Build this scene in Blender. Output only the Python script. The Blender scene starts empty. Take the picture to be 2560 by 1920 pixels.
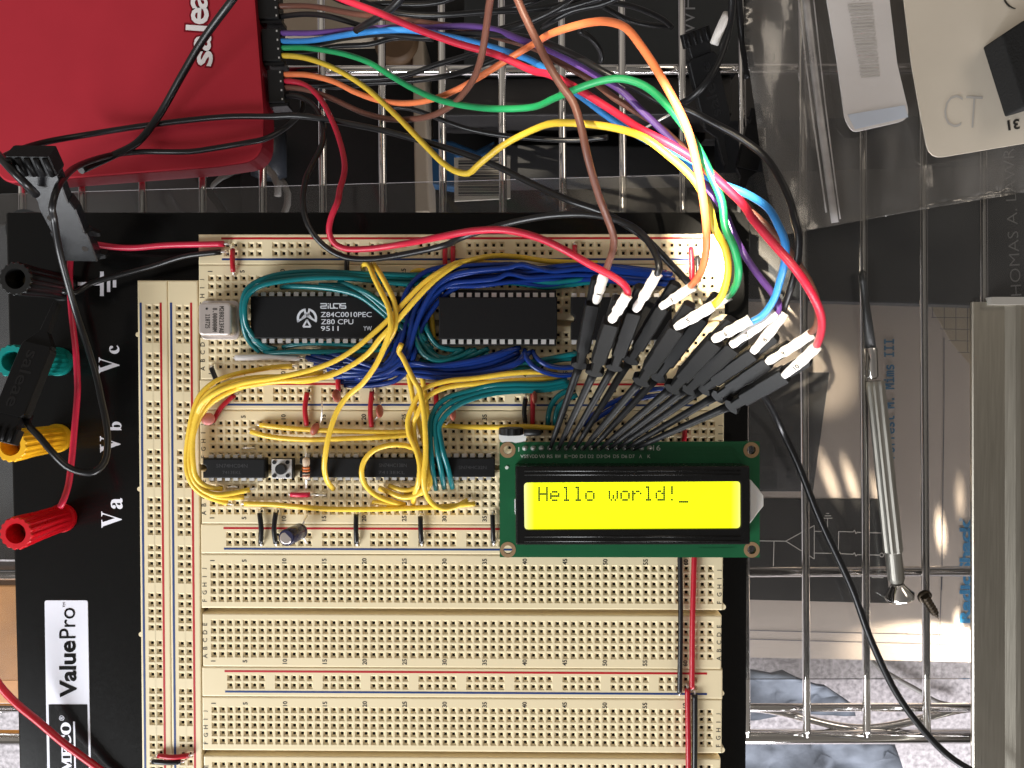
import bpy, bmesh, math, random
from mathutils import Vector, Matrix
random.seed(7)
SC = bpy.context.scene
COL = SC.collection
rad = math.radians
MM = 0.001
# ------------------------------------------------------------------ camera
FPX = 2000.0
CAM_LOC = Vector((0.09728, -0.02729, 0.25141))
_w = Vector((-0.02368, 0.01033, 0.00111))
CAM_R = Matrix.Rotation(_w.length, 3, _w.normalized())
cam = bpy.data.cameras.new('camera'); cam_o = bpy.data.objects.new('camera', cam); COL.objects.link(cam_o)
cam.sensor_width = 36.0; cam.lens = 36.0 * FPX / 2560.0
cam.clip_start = 0.005; cam.clip_end = 50
cam_o.matrix_world = Matrix.Translation(CAM_LOC) @ CAM_R.to_4x4()
SC.camera = cam_o

# ------------------------------------------------------------------ light
SC.view_settings.view_transform = 'Standard'; SC.view_settings.look = 'None'
SC.view_settings.exposure = 0.0; SC.view_settings.gamma = 1.0
SC.view_settings.use_curve_mapping = False
world = bpy.data.worlds.new('World'); SC.world = world; world.use_nodes = True
nt = world.node_tree
for n in list(nt.nodes): nt.nodes.remove(n)
wo = nt.nodes.new('ShaderNodeOutputWorld'); bg = nt.nodes.new('ShaderNodeBackground')
tc = nt.nodes.new('ShaderNodeTexCoord'); sp = nt.nodes.new('ShaderNodeSeparateXYZ')
rp = nt.nodes.new('ShaderNodeValToRGB'); mr = nt.nodes.new('ShaderNodeMapRange')
nt.links.new(tc.outputs['Generated'], sp.inputs[0]); nt.links.new(sp.outputs['Z'], mr.inputs['Value'])
mr.inputs['From Min'].default_value = -1; mr.inputs['From Max'].default_value = 1
nt.links.new(mr.outputs[0], rp.inputs[0]); mr2 = nt.nodes.new('ShaderNodeMapRange'); mr2.inputs['From Min'].default_value = -1; mr2.inputs['To Min'].default_value = 1.9; mr2.inputs['To Max'].default_value = 0.55
nt.links.new(sp.outputs['X'], mr2.inputs['Value']); vm = nt.nodes.new('ShaderNodeVectorMath'); vm.operation = 'SCALE'
nt.links.new(rp.outputs[0], vm.inputs[0]); nt.links.new(mr2.outputs[0], vm.inputs['Scale']); nt.links.new(vm.outputs[0], bg.inputs[0])
e = rp.color_ramp.elements
e[0].position = 0.40; e[0].color = (0.05, 0.045, 0.04, 1)
e[1].position = 1.0; e[1].color = (0.20, 0.185, 0.17, 1)
m_ = e.new(0.62); m_.color = (0.52, 0.47, 0.41, 1); m_ = e.new(0.86); m_.color = (0.30, 0.27, 0.24, 1)
bg.inputs[1].default_value = 0.55
nt.links.new(bg.outputs[0], wo.inputs[0])

def aim(o, target):
    d = (Vector(target) - o.location)
    o.rotation_euler = d.to_track_quat('-Z', 'Y').to_euler()
def area(name, loc, target, sx, sy, power, col):
    l = bpy.data.lights.new(name, 'AREA'); l.shape = 'RECTANGLE'; l.size = sx; l.size_y = sy
    l.energy = power; l.color = col
    o = bpy.data.objects.new(name, l); COL.objects.link(o); o.location = loc; aim(o, target); return o
def spot(name, target, direction, dist, radius, half_deg, power, col, blend=0.15):
    l = bpy.data.lights.new(name, 'SPOT'); l.energy = power; l.color = col
    l.shadow_soft_size = radius; l.spot_size = rad(2 * half_deg); l.spot_blend = blend
    o = bpy.data.objects.new(name, l); COL.objects.link(o)
    o.location = Vector(target) + Vector(direction).normalized() * dist; aim(o, target); return o
def P(px, py, z=0.0):
    """point at height z (mm above the breadboard face) seen at pixel px,py of the 2560x1920 photograph"""
    d = CAM_R @ Vector(((px - 1280) / FPX, -(py - 960) / FPX, -1.0))
    t = (z * MM - CAM_LOC.z) / d.z
    return CAM_LOC + d * t
def mmpx(z): return (CAM_LOC.z / MM - z) / FPX

WIN = Vector((-0.52, -0.70, 0.47))
area('window_light', WIN, (0.05, -0.09, 0), 0.55, 0.42, 14.5, (0.94, 0.97, 1.0))
area('room_light', (0.98, 0.72, 0.90), (0.1, -0.03, 0), 0.7, 0.5, 3.0, (1.0, 0.88, 0.74))
SUN = Vector((-0.37, 0.09, 0.92)).normalized()
WARM = (1.0, 0.87, 0.68)
def beam(px, py, z, r_mm, power, blend=0.3):
    """added narrow spot lamp imitating sun on one patch, r_mm in radius, parallel to the others"""
    spot('sun_beam', P(px, py, z), SUN, 1.6, 0.005, math.degrees(math.atan(r_mm * MM / 1.6)), power, WARM, blend)
beam(1785, 545, 25, 10, 1500, 0.25); beam(1862, 800, 48, 10, 210, 0.25); beam(1735, 770, 44, 4.5, 120); beam(1612, 738, 46, 4.5, 140); beam(1725, 440, 66, 10, 800, 0.5)
beam(1590, 330, 48, 7, 230, 0.6); beam(1390, 75, 54, 8, 240, 0.6); beam(1330, 262, 34, 3.5, 200, 0.5); beam(965, 72, 2, 7, 130, 0.7); beam(2012, 848, 48, 3.0, 190)
# added spot lamps below the shelf that mimic sun patches on the book
for tx, ty, hd, pw in ((2075, 1200, 0.85, 16), (2128, 1205, 0.75, 18), (2352, 1330, 0.85, 22), (2400, 1245, 0.7, 9), (2190, 1230, 0.5, 16), (2395, 1560, 0.9, 12)):
    q_ = P(tx, ty, -86); src = P(2590, 2330, -44)
    spot('sun_patch_spot', q_, src - q_, (src - q_).length, 0.0016, hd, pw, WARM, 0.35)
q_ = P(2370, 1625, -86); src = P(2800, 1680, -62)
spot('sun_patch_spot', q_, src - q_, (src - q_).length, 0.002, 11.0, 3.4, WARM, 0.3)
area('carpet_fill', (0.35, -0.75, 0.02), (0.20, -0.22, -0.28), 0.5, 0.22, 8.5, (0.98, 0.97, 1.0))  # added fill lamp that brightens the carpet, no window stands there

# ------------------------------------------------------------------ materials
def lin(c):
    return tuple((x / 12.92 if x <= 0.04045 else ((x + 0.055) / 1.055) ** 2.4) for x in c)
def rgb(h):
    h = h.lstrip('#')
    return lin(tuple(int(h[i:i + 2], 16) / 255 for i in (0, 2, 4)))
MATS = {}
def mat(name, col, rough=0.5, metal=0.0, var=0.06, nscale=60.0, bump=0.0, bscale=400.0, coat=0.0, spec=0.5, emit=0.0, trans=0.0, ior=1.45, sss=0.0, aniso=None):
    m = bpy.data.materials.new(name); m.use_nodes = True; t = m.node_tree
    b = t.nodes['Principled BSDF']
    if isinstance(col, str): col = rgb(col)
    b.inputs['Roughness'].default_value = rough; b.inputs['Metallic'].default_value = metal
    b.inputs['Specular IOR Level'].default_value = spec; b.inputs['IOR'].default_value = ior
    b.inputs['Coat Weight'].default_value = coat; b.inputs['Coat Roughness'].default_value = 0.08
    b.inputs['Transmission Weight'].default_value = trans
    if sss:
        b.inputs['Subsurface Weight'].default_value = sss; b.inputs['Subsurface Radius'].default_value = (1, .8, .5); b.inputs['Subsurface Scale'].default_value = 0.001
    co = t.nodes.new('ShaderNodeTexCoord')
    vec = co.outputs['Object']
    if aniso:
        mp = t.nodes.new('ShaderNodeMapping'); mp.inputs['Scale'].default_value = aniso
        t.links.new(vec, mp.inputs[0]); vec = mp.outputs[0]
    nz = t.nodes.new('ShaderNodeTexNoise'); nz.inputs['Scale'].default_value = nscale; nz.inputs['Detail'].default_value = 5
    t.links.new(vec, nz.inputs['Vector'])
    mx = t.nodes.new('ShaderNodeMix'); mx.data_type = 'RGBA'
    mx.inputs[6].default_value = (*[max(0, c * (1 - var * 1.6)) for c in col], 1)
    mx.inputs[7].default_value = (*[min(1, c * (1 + var * 1.6)) for c in col], 1)
    t.links.new(nz.outputs['Fac'], mx.inputs[0]); t.links.new(mx.outputs[2], b.inputs['Base Color'])
    if emit:
        t.links.new(mx.outputs[2], b.inputs['Emission Color']); b.inputs['Emission Strength'].default_value = emit
    n2 = t.nodes.new('ShaderNodeTexNoise'); n2.inputs['Scale'].default_value = bscale; n2.inputs['Detail'].default_value = 4
    t.links.new(vec, n2.inputs['Vector'])
    rr = t.nodes.new('ShaderNodeMapRange'); rr.inputs['To Min'].default_value = max(0.02, rough - 0.06); rr.inputs['To Max'].default_value = min(1, rough + 0.08)
    t.links.new(n2.outputs['Fac'], rr.inputs[0]); t.links.new(rr.outputs[0], b.inputs['Roughness'])
    if bump:
        bp = t.nodes.new('ShaderNodeBump'); bp.inputs['Strength'].default_value = bump; bp.inputs['Distance'].default_value = 0.0003
        t.links.new(n2.outputs['Fac'], bp.inputs['Height']); t.links.new(bp.outputs[0], b.inputs['Normal'])
    MATS[name] = m; return m
def clear(name, tint=(0.96, 0.96, 0.95), gloss=0.05, rough=0.08, haze=0.0, hcol=(0.8, 0.8, 0.8), bump=0.0, bscale=60):
    """thin clear plastic: transparent film, fresnel reflection, a little milky scatter"""
    m = bpy.data.materials.new(name); m.use_nodes = True; t = m.node_tree
    for n in list(t.nodes): t.nodes.remove(n)
    out = t.nodes.new('ShaderNodeOutputMaterial'); tr = t.nodes.new('ShaderNodeBsdfTransparent'); tr.inputs[0].default_value = (*tint, 1)
    gl = t.nodes.new('ShaderNodeBsdfGlossy'); gl.inputs['Roughness'].default_value = rough
    df = t.nodes.new('ShaderNodeBsdfDiffuse'); df.inputs[0].default_value = (*hcol, 1)
    tl = t.nodes.new('ShaderNodeBsdfTranslucent'); tl.inputs[0].default_value = (*hcol, 1)
    fr = t.nodes.new('ShaderNodeFresnel'); fr.inputs[0].default_value = 1.49
    m1 = t.nodes.new('ShaderNodeMixShader'); m2 = t.nodes.new('ShaderNodeMixShader'); m3 = t.nodes.new('ShaderNodeMixShader')
    m3.inputs[0].default_value = 0.35
    t.links.new(df.outputs[0], m3.inputs[1]); t.links.new(tl.outputs[0], m3.inputs[2])
    co = t.nodes.new('ShaderNodeTexCoord'); nz = t.nodes.new('ShaderNodeTexNoise'); nz.inputs['Detail'].default_value = 6
    mp = t.nodes.new('ShaderNodeMapping'); mp.inputs['Scale'].default_value = bscale if isinstance(bscale, tuple) else (bscale,) * 3; nz.inputs['Scale'].default_value = 1
    t.links.new(co.outputs['Object'], mp.inputs[0]); t.links.new(mp.outputs[0], nz.inputs['Vector'])
    hz = t.nodes.new('ShaderNodeMapRange'); hz.inputs['From Min'].default_value = 0.3; hz.inputs['From Max'].default_value = 0.75
    hz.inputs['To Min'].default_value = haze * 0.45; hz.inputs['To Max'].default_value = haze * 1.7
    t.links.new(nz.outputs['Fac'], hz.inputs[0]); t.links.new(hz.outputs[0], m1.inputs[0])
    t.links.new(tr.outputs[0], m1.inputs[1]); t.links.new(m3.outputs[0], m1.inputs[2])
    t.links.new(fr.outputs[0], m2.inputs[0]); t.links.new(m1.outputs[0], m2.inputs[1]); t.links.new(gl.outputs[0], m2.inputs[2])
    if bump:
        bp = t.nodes.new('ShaderNodeBump'); bp.inputs['Strength'].default_value = bump; bp.inputs['Distance'].default_value = 0.002
        t.links.new(nz.outputs['Fac'], bp.inputs['Height']); t.links.new(bp.outputs[0], gl.inputs['Normal']); t.links.new(bp.outputs[0], fr.inputs['Normal'])
    t.links.new(m2.outputs[0], out.inputs[0]); MATS[name] = m; return m

mat('cream', (0.79, 0.67, 0.44), 0.34, var=0.03, nscale=40)
mat('well', (0.012, 0.008, 0.005), 0.8)
mat('print_black', (0.02, 0.018, 0.016), 0.6)
mat('stripe_red', '#b3121f', 0.45); mat('stripe_blue', '#0f3573', 0.45)
mat('plate_black', (0.005, 0.005, 0.005), 0.17, bump=0.02, bscale=3000, spec=0.3)
mat('print_white', (0.80, 0.81, 0.90), 0.5, var=0.02)
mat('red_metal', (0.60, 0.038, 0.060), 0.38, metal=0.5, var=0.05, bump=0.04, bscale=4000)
mat('red_shade_and_rim', (0.20, 0.008, 0.016), 0.5, metal=0.1, var=0.04, spec=0.15)  # darker red: shade of the case sides put into the colour; also lettering rim
mat('logo_white', (0.82, 0.78, 0.78), 0.45, var=0.03)
mat('plastic_black', (0.008, 0.008, 0.0085), 0.45, bump=0.08, bscale=2500)
mat('plastic_black_gloss', (0.010, 0.010, 0.011), 0.22)
mat('clip_black', (0.008, 0.008, 0.0085), 0.42, bump=0.14, bscale=2500, var=0.1, spec=0.2)
mat('clip_grey', (0.012, 0.012, 0.0135), 0.22, bump=0.05, bscale=2500)
mat('chip_black', (0.006, 0.006, 0.0065), 0.5, bump=0.15, bscale=3500, spec=0.25)
mat('chip_print', (0.55, 0.57, 0.62), 0.6, var=0.05)
mat('chip_faint', (0.026, 0.026, 0.028), 0.6)
mat('tin', (0.84, 0.82, 0.80), 0.34, metal=0.62, var=0.1)
mat('can_metal', (0.74, 0.66, 0.62), 0.34, metal=0.72, var=0.03)
mat('chrome', (0.90, 0.885, 0.87), 0.10, metal=1.0, var=0.05)
mat('alu', (0.50, 0.47, 0.40), 0.36, metal=1.0, var=0.10, nscale=30, aniso=(40, 1, 1), bump=0.08, bscale=60)
mat('handle_steel', (0.34, 0.325, 0.29), 0.42, metal=0.85, var=0.22, nscale=40, aniso=(25, 1, 25))
mat('steel_dark', (0.06, 0.06, 0.06), 0.4, metal=0.6)
mat('rust', (0.05, 0.038, 0.026), 0.45, metal=0.8, var=0.3, nscale=500)
mat('pcb', (0.010, 0.10, 0.038), 0.32, var=0.12, nscale=80)
mat('pcb_trace', (0.008, 0.10, 0.035), 0.32)
mat('copper_ring', (0.50, 0.32, 0.18), 0.4, metal=0.7)
mat('bezel', (0.005, 0.005, 0.005), 0.25, bump=0.02)
mat('screen_yellow', (0.86, 0.95, 0.004), 0.3, emit=1.0, var=0.01)
def backlit(name):
    # edge-lit panel: the lamp sits at the two short ends, where the glow washes paler
    m = MATS[name]; t = m.node_tree; b = t.nodes['Principled BSDF']
    co = t.nodes.new('ShaderNodeTexCoord'); sx = t.nodes.new('ShaderNodeSeparateXYZ'); rp_ = t.nodes.new('ShaderNodeValToRGB')
    t.links.new(co.outputs['Generated'], sx.inputs[0]); t.links.new(sx.outputs['X'], rp_.inputs[0])
    el = rp_.color_ramp.elements; el[0].position = 0.0; el[0].color = (1.0, 1.0, 0.55, 1); el[1].position = 1.0; el[1].color = (1.0, 1.0, 0.40, 1)
    for p_, c in ((0.022, (0.97, 1.0, 0.16, 1)), (0.05, (0.88, 0.97, 0.006, 1)), (0.95, (0.86, 0.97, 0.006, 1)), (0.98, (0.97, 1.0, 0.12, 1))):
        q = el.new(p_); q.color = c
    t.links.new(rp_.outputs[0], b.inputs['Emission Color']); b.inputs['Base Color'].default_value = (0.3, 0.33, 0.0, 1)
backlit('screen_yellow')
mat('screen_dot', (0.030, 0.045, 0.003), 0.5, emit=0.5, var=0.02)
mat('silk', (0.60, 0.66, 0.60), 0.6)
mat('white_plastic', (0.78, 0.77, 0.75), 0.4, sss=0.1)
mat('sleeve', (0.80, 0.76, 0.72), 0.42, var=0.05, nscale=300)
mat('amber_cap', (0.34, 0.085, 0.055), 0.35, var=0.15, nscale=900)
mat('pink_cap', (0.62, 0.22, 0.20), 0.35)
mat('resistor', (0.62, 0.48, 0.36), 0.35)
mat('band_orange', (0.62, 0.14, 0.02), 0.4); mat('band_black', (0.02, 0.02, 0.02), 0.4); mat('band_brown', (0.25, 0.08, 0.04), 0.4)
mat('blue_sleeve', (0.014, 0.014, 0.045), 0.2)
mat('post_black', (0.010, 0.010, 0.010), 0.3); mat('post_green', (0.005, 0.22, 0.20), 0.3)
mat('post_yellow', (0.85, 0.44, 0.014), 0.32); mat('post_red', (0.55, 0.004, 0.012), 0.28)
mat('brass', (0.35, 0.28, 0.17), 0.35, metal=1.0)
for k, c, r in (('yellow', (0.80, 0.53, 0.055), .25), ('teal', (0.004, 0.125, 0.137), .18), ('blue', (0.005, 0.026, 0.165), .19), ('red', (0.42, 0.010, 0.022), .30),
             ('black', (0.008, 0.008, 0.009), .30), ('white', (0.72, 0.70, 0.70), .35), ('pinkred', (0.60, 0.02, 0.06), .3),
             ('l_purple', (0.11, 0.047, 0.22), .38), ('l_blue', (0.03, 0.20, 0.52), .36), ('l_green', (0.012, 0.26, 0.085), .38), ('l_yellow', (0.62, 0.42, 0.035), .40),
             ('l_orange', (0.74, 0.19, 0.065), .42), ('l_red', (0.46, 0.013, 0.038), .38), ('l_brown', (0.135, 0.052, 0.034), .45), ('l_black', (0.008, 0.008, 0.009), .32)):
    mat('wire_' + k, c, r, var=0.08, nscale=250, bump=0.03, bscale=700)
mat('book_paper', (0.50, 0.425, 0.375), 0.6, var=0.03)
mat('book_panel', (0.022, 0.021, 0.021), 0.5, var=0.15)
mat('book_line', (0.62, 0.58, 0.54), 0.6); mat('book_ink', (0.05, 0.17, 0.30), 0.6); mat('book_grey', (0.10, 0.10, 0.12), 0.6)
mat('brand_blue', (0.015, 0.20, 0.42), 0.5)
mat('dark_cover', (0.020, 0.023, 0.029), 0.35, var=0.2, nscale=25)
mat('cover_text', (0.24, 0.24, 0.25), 0.5)
mat('graph_paper', (0.44, 0.36, 0.26), 0.7)
mat('tab_grey', (0.30, 0.28, 0.25), 0.5)
mat('card_cream', (0.66, 0.59, 0.49), 0.55, var=0.08, nscale=30)
mat('card_white', (0.64, 0.60, 0.58), 0.5, var=0.06, nscale=40)
mat('card_faint', (0.47, 0.44, 0.41), 0.6); mat('card_blue', (0.52, 0.56, 0.64), 0.5)
mat('foam', (0.008, 0.008, 0.008), 0.95, bump=0.9, bscale=1400)
mat('box_dark', (0.030, 0.032, 0.036), 0.5, var=0.25, nscale=20); mat('box_black', (0.004, 0.004, 0.0045), 0.6)
mat('box_slate', (0.020, 0.023, 0.025), 0.55, var=0.2, nscale=30); mat('box_grey', (0.032, 0.030, 0.030), 0.5, var=0.2, nscale=20)
mat('tan_card', (0.40, 0.35, 0.27), 0.7, var=0.12); mat('beige_wood', (0.44, 0.37, 0.29), 0.7, var=0.08); mat('blue_tape', (0.012, 0.07, 0.17), 0.5)
mat('brown_round', (0.12, 0.07, 0.035), 0.6, var=0.2); mat('sticker', (0.42, 0.39, 0.34), 0.6)
mat('cable_grey', (0.20, 0.19, 0.18), 0.5); mat('amber_card', (0.42, 0.17, 0.03), 0.4, var=0.3)
mat('cloth', (0.135, 0.15, 0.18), 0.9, var=0.4, nscale=60, bump=0.8, bscale=300)
mat('carpet', (0.43, 0.40, 0.415), 0.95, var=0.6, nscale=300, bump=1.0, bscale=260)
mat('rubber', (0.01, 0.01, 0.01), 0.8)
clear('acrylic', (0.90, 0.90, 0.89), rough=0.10, haze=0.035, hcol=(0.75, 0.72, 0.68), bscale=25)
clear('bag_film', (0.93, 0.92, 0.90), rough=0.14, haze=0.15, hcol=(0.74, 0.70, 0.66), bump=0.22, bscale=(90, 14, 1))
clear('reflection_film', (0.42, 0.44, 0.47), rough=0.2, haze=0.10, hcol=(0.4, 0.42, 0.45), bscale=40)
clear('zip_film', (0.85, 0.83, 0.82), rough=0.12, haze=0.42, hcol=(0.80, 0.76, 0.74))

# ------------------------------------------------------------------ objects and tags
def tag(o, label=None, cat=None, group=None, kind=None):
    if label: o['label'] = label
    if cat: o['category'] = cat
    if group: o['group'] = group
    if kind: o['kind'] = kind
    return o
def empty(name, loc, label, cat, group=None):
    o = bpy.data.objects.new(name, None); COL.objects.link(o); o.location = loc
    o.empty_display_size = 0.005
    return tag(o, label, cat, group)
def link(name, me, parent=None, mats=()):
    o = bpy.data.objects.new(name, me); COL.objects.link(o)
    if parent is not None:
        o.parent = parent
        off = Vector((0, 0, 0)); q = parent
        while q is not None: off += q.location; q = q.parent
        o.location = -off
    return o
class MB:
    def __init__(s): s.v = []; s.f = []; s.m = []; s.sm = []
    def add(s, vs, fs, mi=0, smooth=False):
        b = len(s.v); s.v += [tuple(v) for v in vs]
        for f in fs: s.f.append(tuple(b + i for i in f)); s.m.append(mi); s.sm.append(smooth)
    def box(s, a, b, mi=0):
        x0, y0, z0 = a; x1, y1, z1 = b
        s.add([(x0, y0, z0), (x1, y0, z0), (x1, y1, z0), (x0, y1, z0), (x0, y0, z1), (x1, y0, z1), (x1, y1, z1), (x0, y1, z1)],
              [(0, 3, 2, 1), (4, 5, 6, 7), (0, 1, 5, 4), (1, 2, 6, 5), (2, 3, 7, 6), (3, 0, 4, 7)], mi)
    def obox(s, M, sx, sy, sz, mi=0, tx=1.0, ty=1.0):
        """box centred on M, top scaled by tx,ty"""
        hx, hy, hz = sx / 2, sy / 2, sz / 2
        vs = [(-hx, -hy, -hz), (hx, -hy, -hz), (hx, hy, -hz), (-hx, hy, -hz), (-hx * tx, -hy * ty, hz), (hx * tx, -hy * ty, hz), (hx * tx, hy * ty, hz), (-hx * tx, hy * ty, hz)]
        s.add([M @ Vector(v) for v in vs], [(0, 3, 2, 1), (4, 5, 6, 7), (0, 1, 5, 4), (1, 2, 6, 5), (2, 3, 7, 6), (3, 0, 4, 7)], mi)
    def loft(s, rings, mi=0, smooth=True, cap=True, closed=True):
        n = len(rings[0]); vs = [v for r in rings for v in r]; fs = []
        for i in range(len(rings) - 1):
            for j in range(n if closed else n - 1):
                k = (j + 1) % n
                fs.append((i * n + j, i * n + k, (i + 1) * n + k, (i + 1) * n + j))
        b = len(s.v); s.add(vs, fs, mi, smooth)
        if cap and closed:
            s.f.append(tuple(b + i for i in reversed(range(n)))); s.m.append(mi); s.sm.append(False)
            o = b + (len(rings) - 1) * n
            s.f.append(tuple(o + i for i in range(n))); s.m.append(mi); s.sm.append(False)
    def tube(s, pts, r, n=10, mi=0, cap=True, flat=1.0):
        rings = []; up = None
        for i, p in enumerate(pts):
            a = pts[max(0, i - 1)]; b = pts[min(len(pts) - 1, i + 1)]
            t = (b - a)
            if t.length < 1e-9: t = Vector((0, 0, 1))
            t.normalize()
            if up is None:
                up = Vector((0, 0, 1)) if abs(t.z) < 0.9 else Vector((1, 0, 0))
            x = up - t * up.dot(t)
            if x.length < 1e-6: x = t.orthogonal()
            x.normalize(); up = x; y = t.cross(x)
            rr = r[i] if isinstance(r, (list, tuple)) else r
            rings.append([p + x * (rr * flat * math.cos(2 * math.pi * k / n)) + y * (rr * math.sin(2 * math.pi * k / n)) for k in range(n)])
        s.loft(rings, mi, True, cap)
    def lathe(s, M, prof, n=24, mi=0, smooth=True, teeth=0, depth=0.0):
        rings = []
        for (r, z, *rest) in prof:
            tt = rest[0] if rest else 0
            ring = []
            for k in range(n):
                a = 2 * math.pi * k / n
                q = r * (1 + (depth * (1 if (k // 2) % 2 else -1) if tt else 0))
                ring.append(M @ Vector((q * math.cos(a), q * math.sin(a), z)))
            rings.append(ring)
        s.loft(rings, mi, smooth, True)
    def build(s, name, mats, parent=None):
        me = bpy.data.meshes.new(name); me.from_pydata(s.v, [], s.f)
        if not isinstance(mats, (list, tuple)): mats = [mats]
        for m in mats: me.materials.append(MATS[m])
        me.polygons.foreach_set('material_index', s.m); me.polygons.foreach_set('use_smooth', s.sm)
        bm = bmesh.new(); bm.from_mesh(me); bmesh.ops.recalc_face_normals(bm, faces=bm.faces); bm.to_mesh(me); bm.free()
        me.update(); return link(name, me, parent)
# 2-D outlines with holes, extruded
def outline(outer, holes, z0, z1, bev=0.0):
    cu = bpy.data.curves.new('o', 'CURVE'); cu.dimensions = '2D'; cu.fill_mode = 'BOTH'
    for ring in [outer] + list(holes):
        sp_ = cu.splines.new('POLY'); sp_.points.add(len(ring) - 1)
        for q, (x, y) in zip(sp_.points, ring): q.co = (x * 100, y * 100, 0, 1)
        sp_.use_cyclic_u = True
    cu.extrude = (z1 - z0) * 50
    ob = bpy.data.objects.new('o', cu); COL.objects.link(ob)
    dg = bpy.context.evaluated_depsgraph_get(); dg.update()
    me = bpy.data.meshes.new_from_object(ob.evaluated_get(dg)); bpy.data.objects.remove(ob); bpy.data.curves.remove(cu)
    bm = bmesh.new(); bm.from_mesh(me); bpy.data.meshes.remove(me)
    bmesh.ops.remove_doubles(bm, verts=bm.verts, dist=1e-5)
    for v in bm.verts: v.co = Vector((v.co.x / 100, v.co.y / 100, v.co.z / 100 + (z0 + z1) / 2))
    if bev:
        bm.normal_update()
        ed = [e_ for e_ in bm.edges if len(e_.link_faces) == 2 and e_.calc_face_angle(0) > 0.9 and abs(e_.verts[0].co.z - e_.verts[1].co.z) < 1e-7 and e_.verts[0].co.z > (z0 + z1) / 2]
        try: bmesh.ops.bevel(bm, geom=ed, offset=bev, segments=2, affect='EDGES', profile=0.6)
        except Exception: pass
    bmesh.ops.recalc_face_normals(bm, faces=bm.faces)
    vs = [v.co.copy() for v in bm.verts]; bm.verts.index_update(); fs = [[v.index for v in f.verts] for f in bm.faces]; bm.free()
    return vs, fs
def plate(name, outer, holes, z0, z1, m, parent=None, bev=0.0):
    vs, fs = outline(outer, holes, z0, z1, bev); b = MB(); b.add(vs, fs); return b.build(name, m, parent)
def circ(cx, cy, r, n=20): return [(cx + r * math.cos(2 * math.pi * k / n), cy + r * math.sin(2 * math.pi * k / n)) for k in range(n)]
def rrect(x0, y0, x1, y1, r, n=5):
    o = []
    for cx, cy, a in ((x1 - r, y1 - r, 0), (x0 + r, y1 - r, 90), (x0 + r, y0 + r, 180), (x1 - r, y0 + r, 270)):
        for k in range(n + 1):
            t = rad(a + 90 * k / n); o.append((cx + r * math.cos(t), cy + r * math.sin(t)))
    return o
def roundpoly(pts, r, n=4):
    o = []; m = len(pts)
    for i in range(m):
        p = Vector(pts[i]); a = Vector(pts[i - 1]); b = Vector(pts[(i + 1) % m])
        rr = r[i] if isinstance(r, (list, tuple)) else r
        if rr <= 0: o.append(tuple(p)); continue
        u = (a - p); v = (b - p); d = min(rr, u.length * .45, v.length * .45); u = p + u.normalized() * d; v = p + v.normalized() * d
        for k in range(n + 1):
            t = k / n; o.append(tuple(u * (1 - t) ** 2 + p * 2 * t * (1 - t) + v * t * t))
    return o
def pxy(ps, z): return [tuple(P(x, y, z).xy) for x, y in ps]
# text as flat filled glyphs
FONTS = {}
def font(k):
    if k is None: return None
    if k not in FONTS:
        try:
            import os
            FONTS[k] = bpy.data.fonts.load(os.path.join(bpy.utils.system_resource('DATAFILES'), 'fonts', k))
        except Exception: FONTS[k] = None
    return FONTS[k]
GL = {}
def glyphs(body, fnt=None, thick=0.0, space=1.0):
    key = (body, fnt, thick, space)
    if key in GL: return GL[key]
    cu = bpy.data.curves.new('t', 'FONT'); cu.body = body; cu.offset = thick; cu.size = 1; cu.resolution_u = 3; cu.space_character = space
    f = font(fnt)
    if f: cu.font = f
    ob = bpy.data.objects.new('t', cu); COL.objects.link(ob)
    dg = bpy.context.evaluated_depsgraph_get(); dg.update()
    me = bpy.data.meshes.new_from_object(ob.evaluated_get(dg)); bpy.data.objects.remove(ob); bpy.data.curves.remove(cu)
    vs = [v.co.copy() for v in me.vertices]; fs = [tuple(p.vertices) for p in me.polygons]; bpy.data.meshes.remove(me)
    if vs:
        xs = [v.x for v in vs]; ys = [v.y for v in vs]; bb = (min(xs), min(ys), max(xs), max(ys))
    else: bb = (0, 0, 1, 1)
    GL[key] = (vs, fs, bb); return GL[key]
def put_text(mb, body, M, w=None, h=None, mi=0, fnt=None, thick=0.0, space=1.0, mirror=False):
    """glyphs centred on M's origin, scaled to width w and/or height h (metres)"""
    vs, fs, (x0, y0, x1, y1) = glyphs(body, fnt, thick, space)
    sx = w / (x1 - x0) if w else None; sy = h / (y1 - y0) if h else None
    sx = sx or sy; sy = sy or sx
    if mirror: sx = -sx
    cx, cy = (x0 + x1) / 2, (y0 + y1) / 2
    mb.add([M @ Vector(((v.x - cx) * sx, (v.y - cy) * sy, 0)) for v in vs], fs, mi)
def TM(p, ang=0.0): return Matrix.Translation(p) @ Matrix.Rotation(rad(ang), 4, 'Z')

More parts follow.
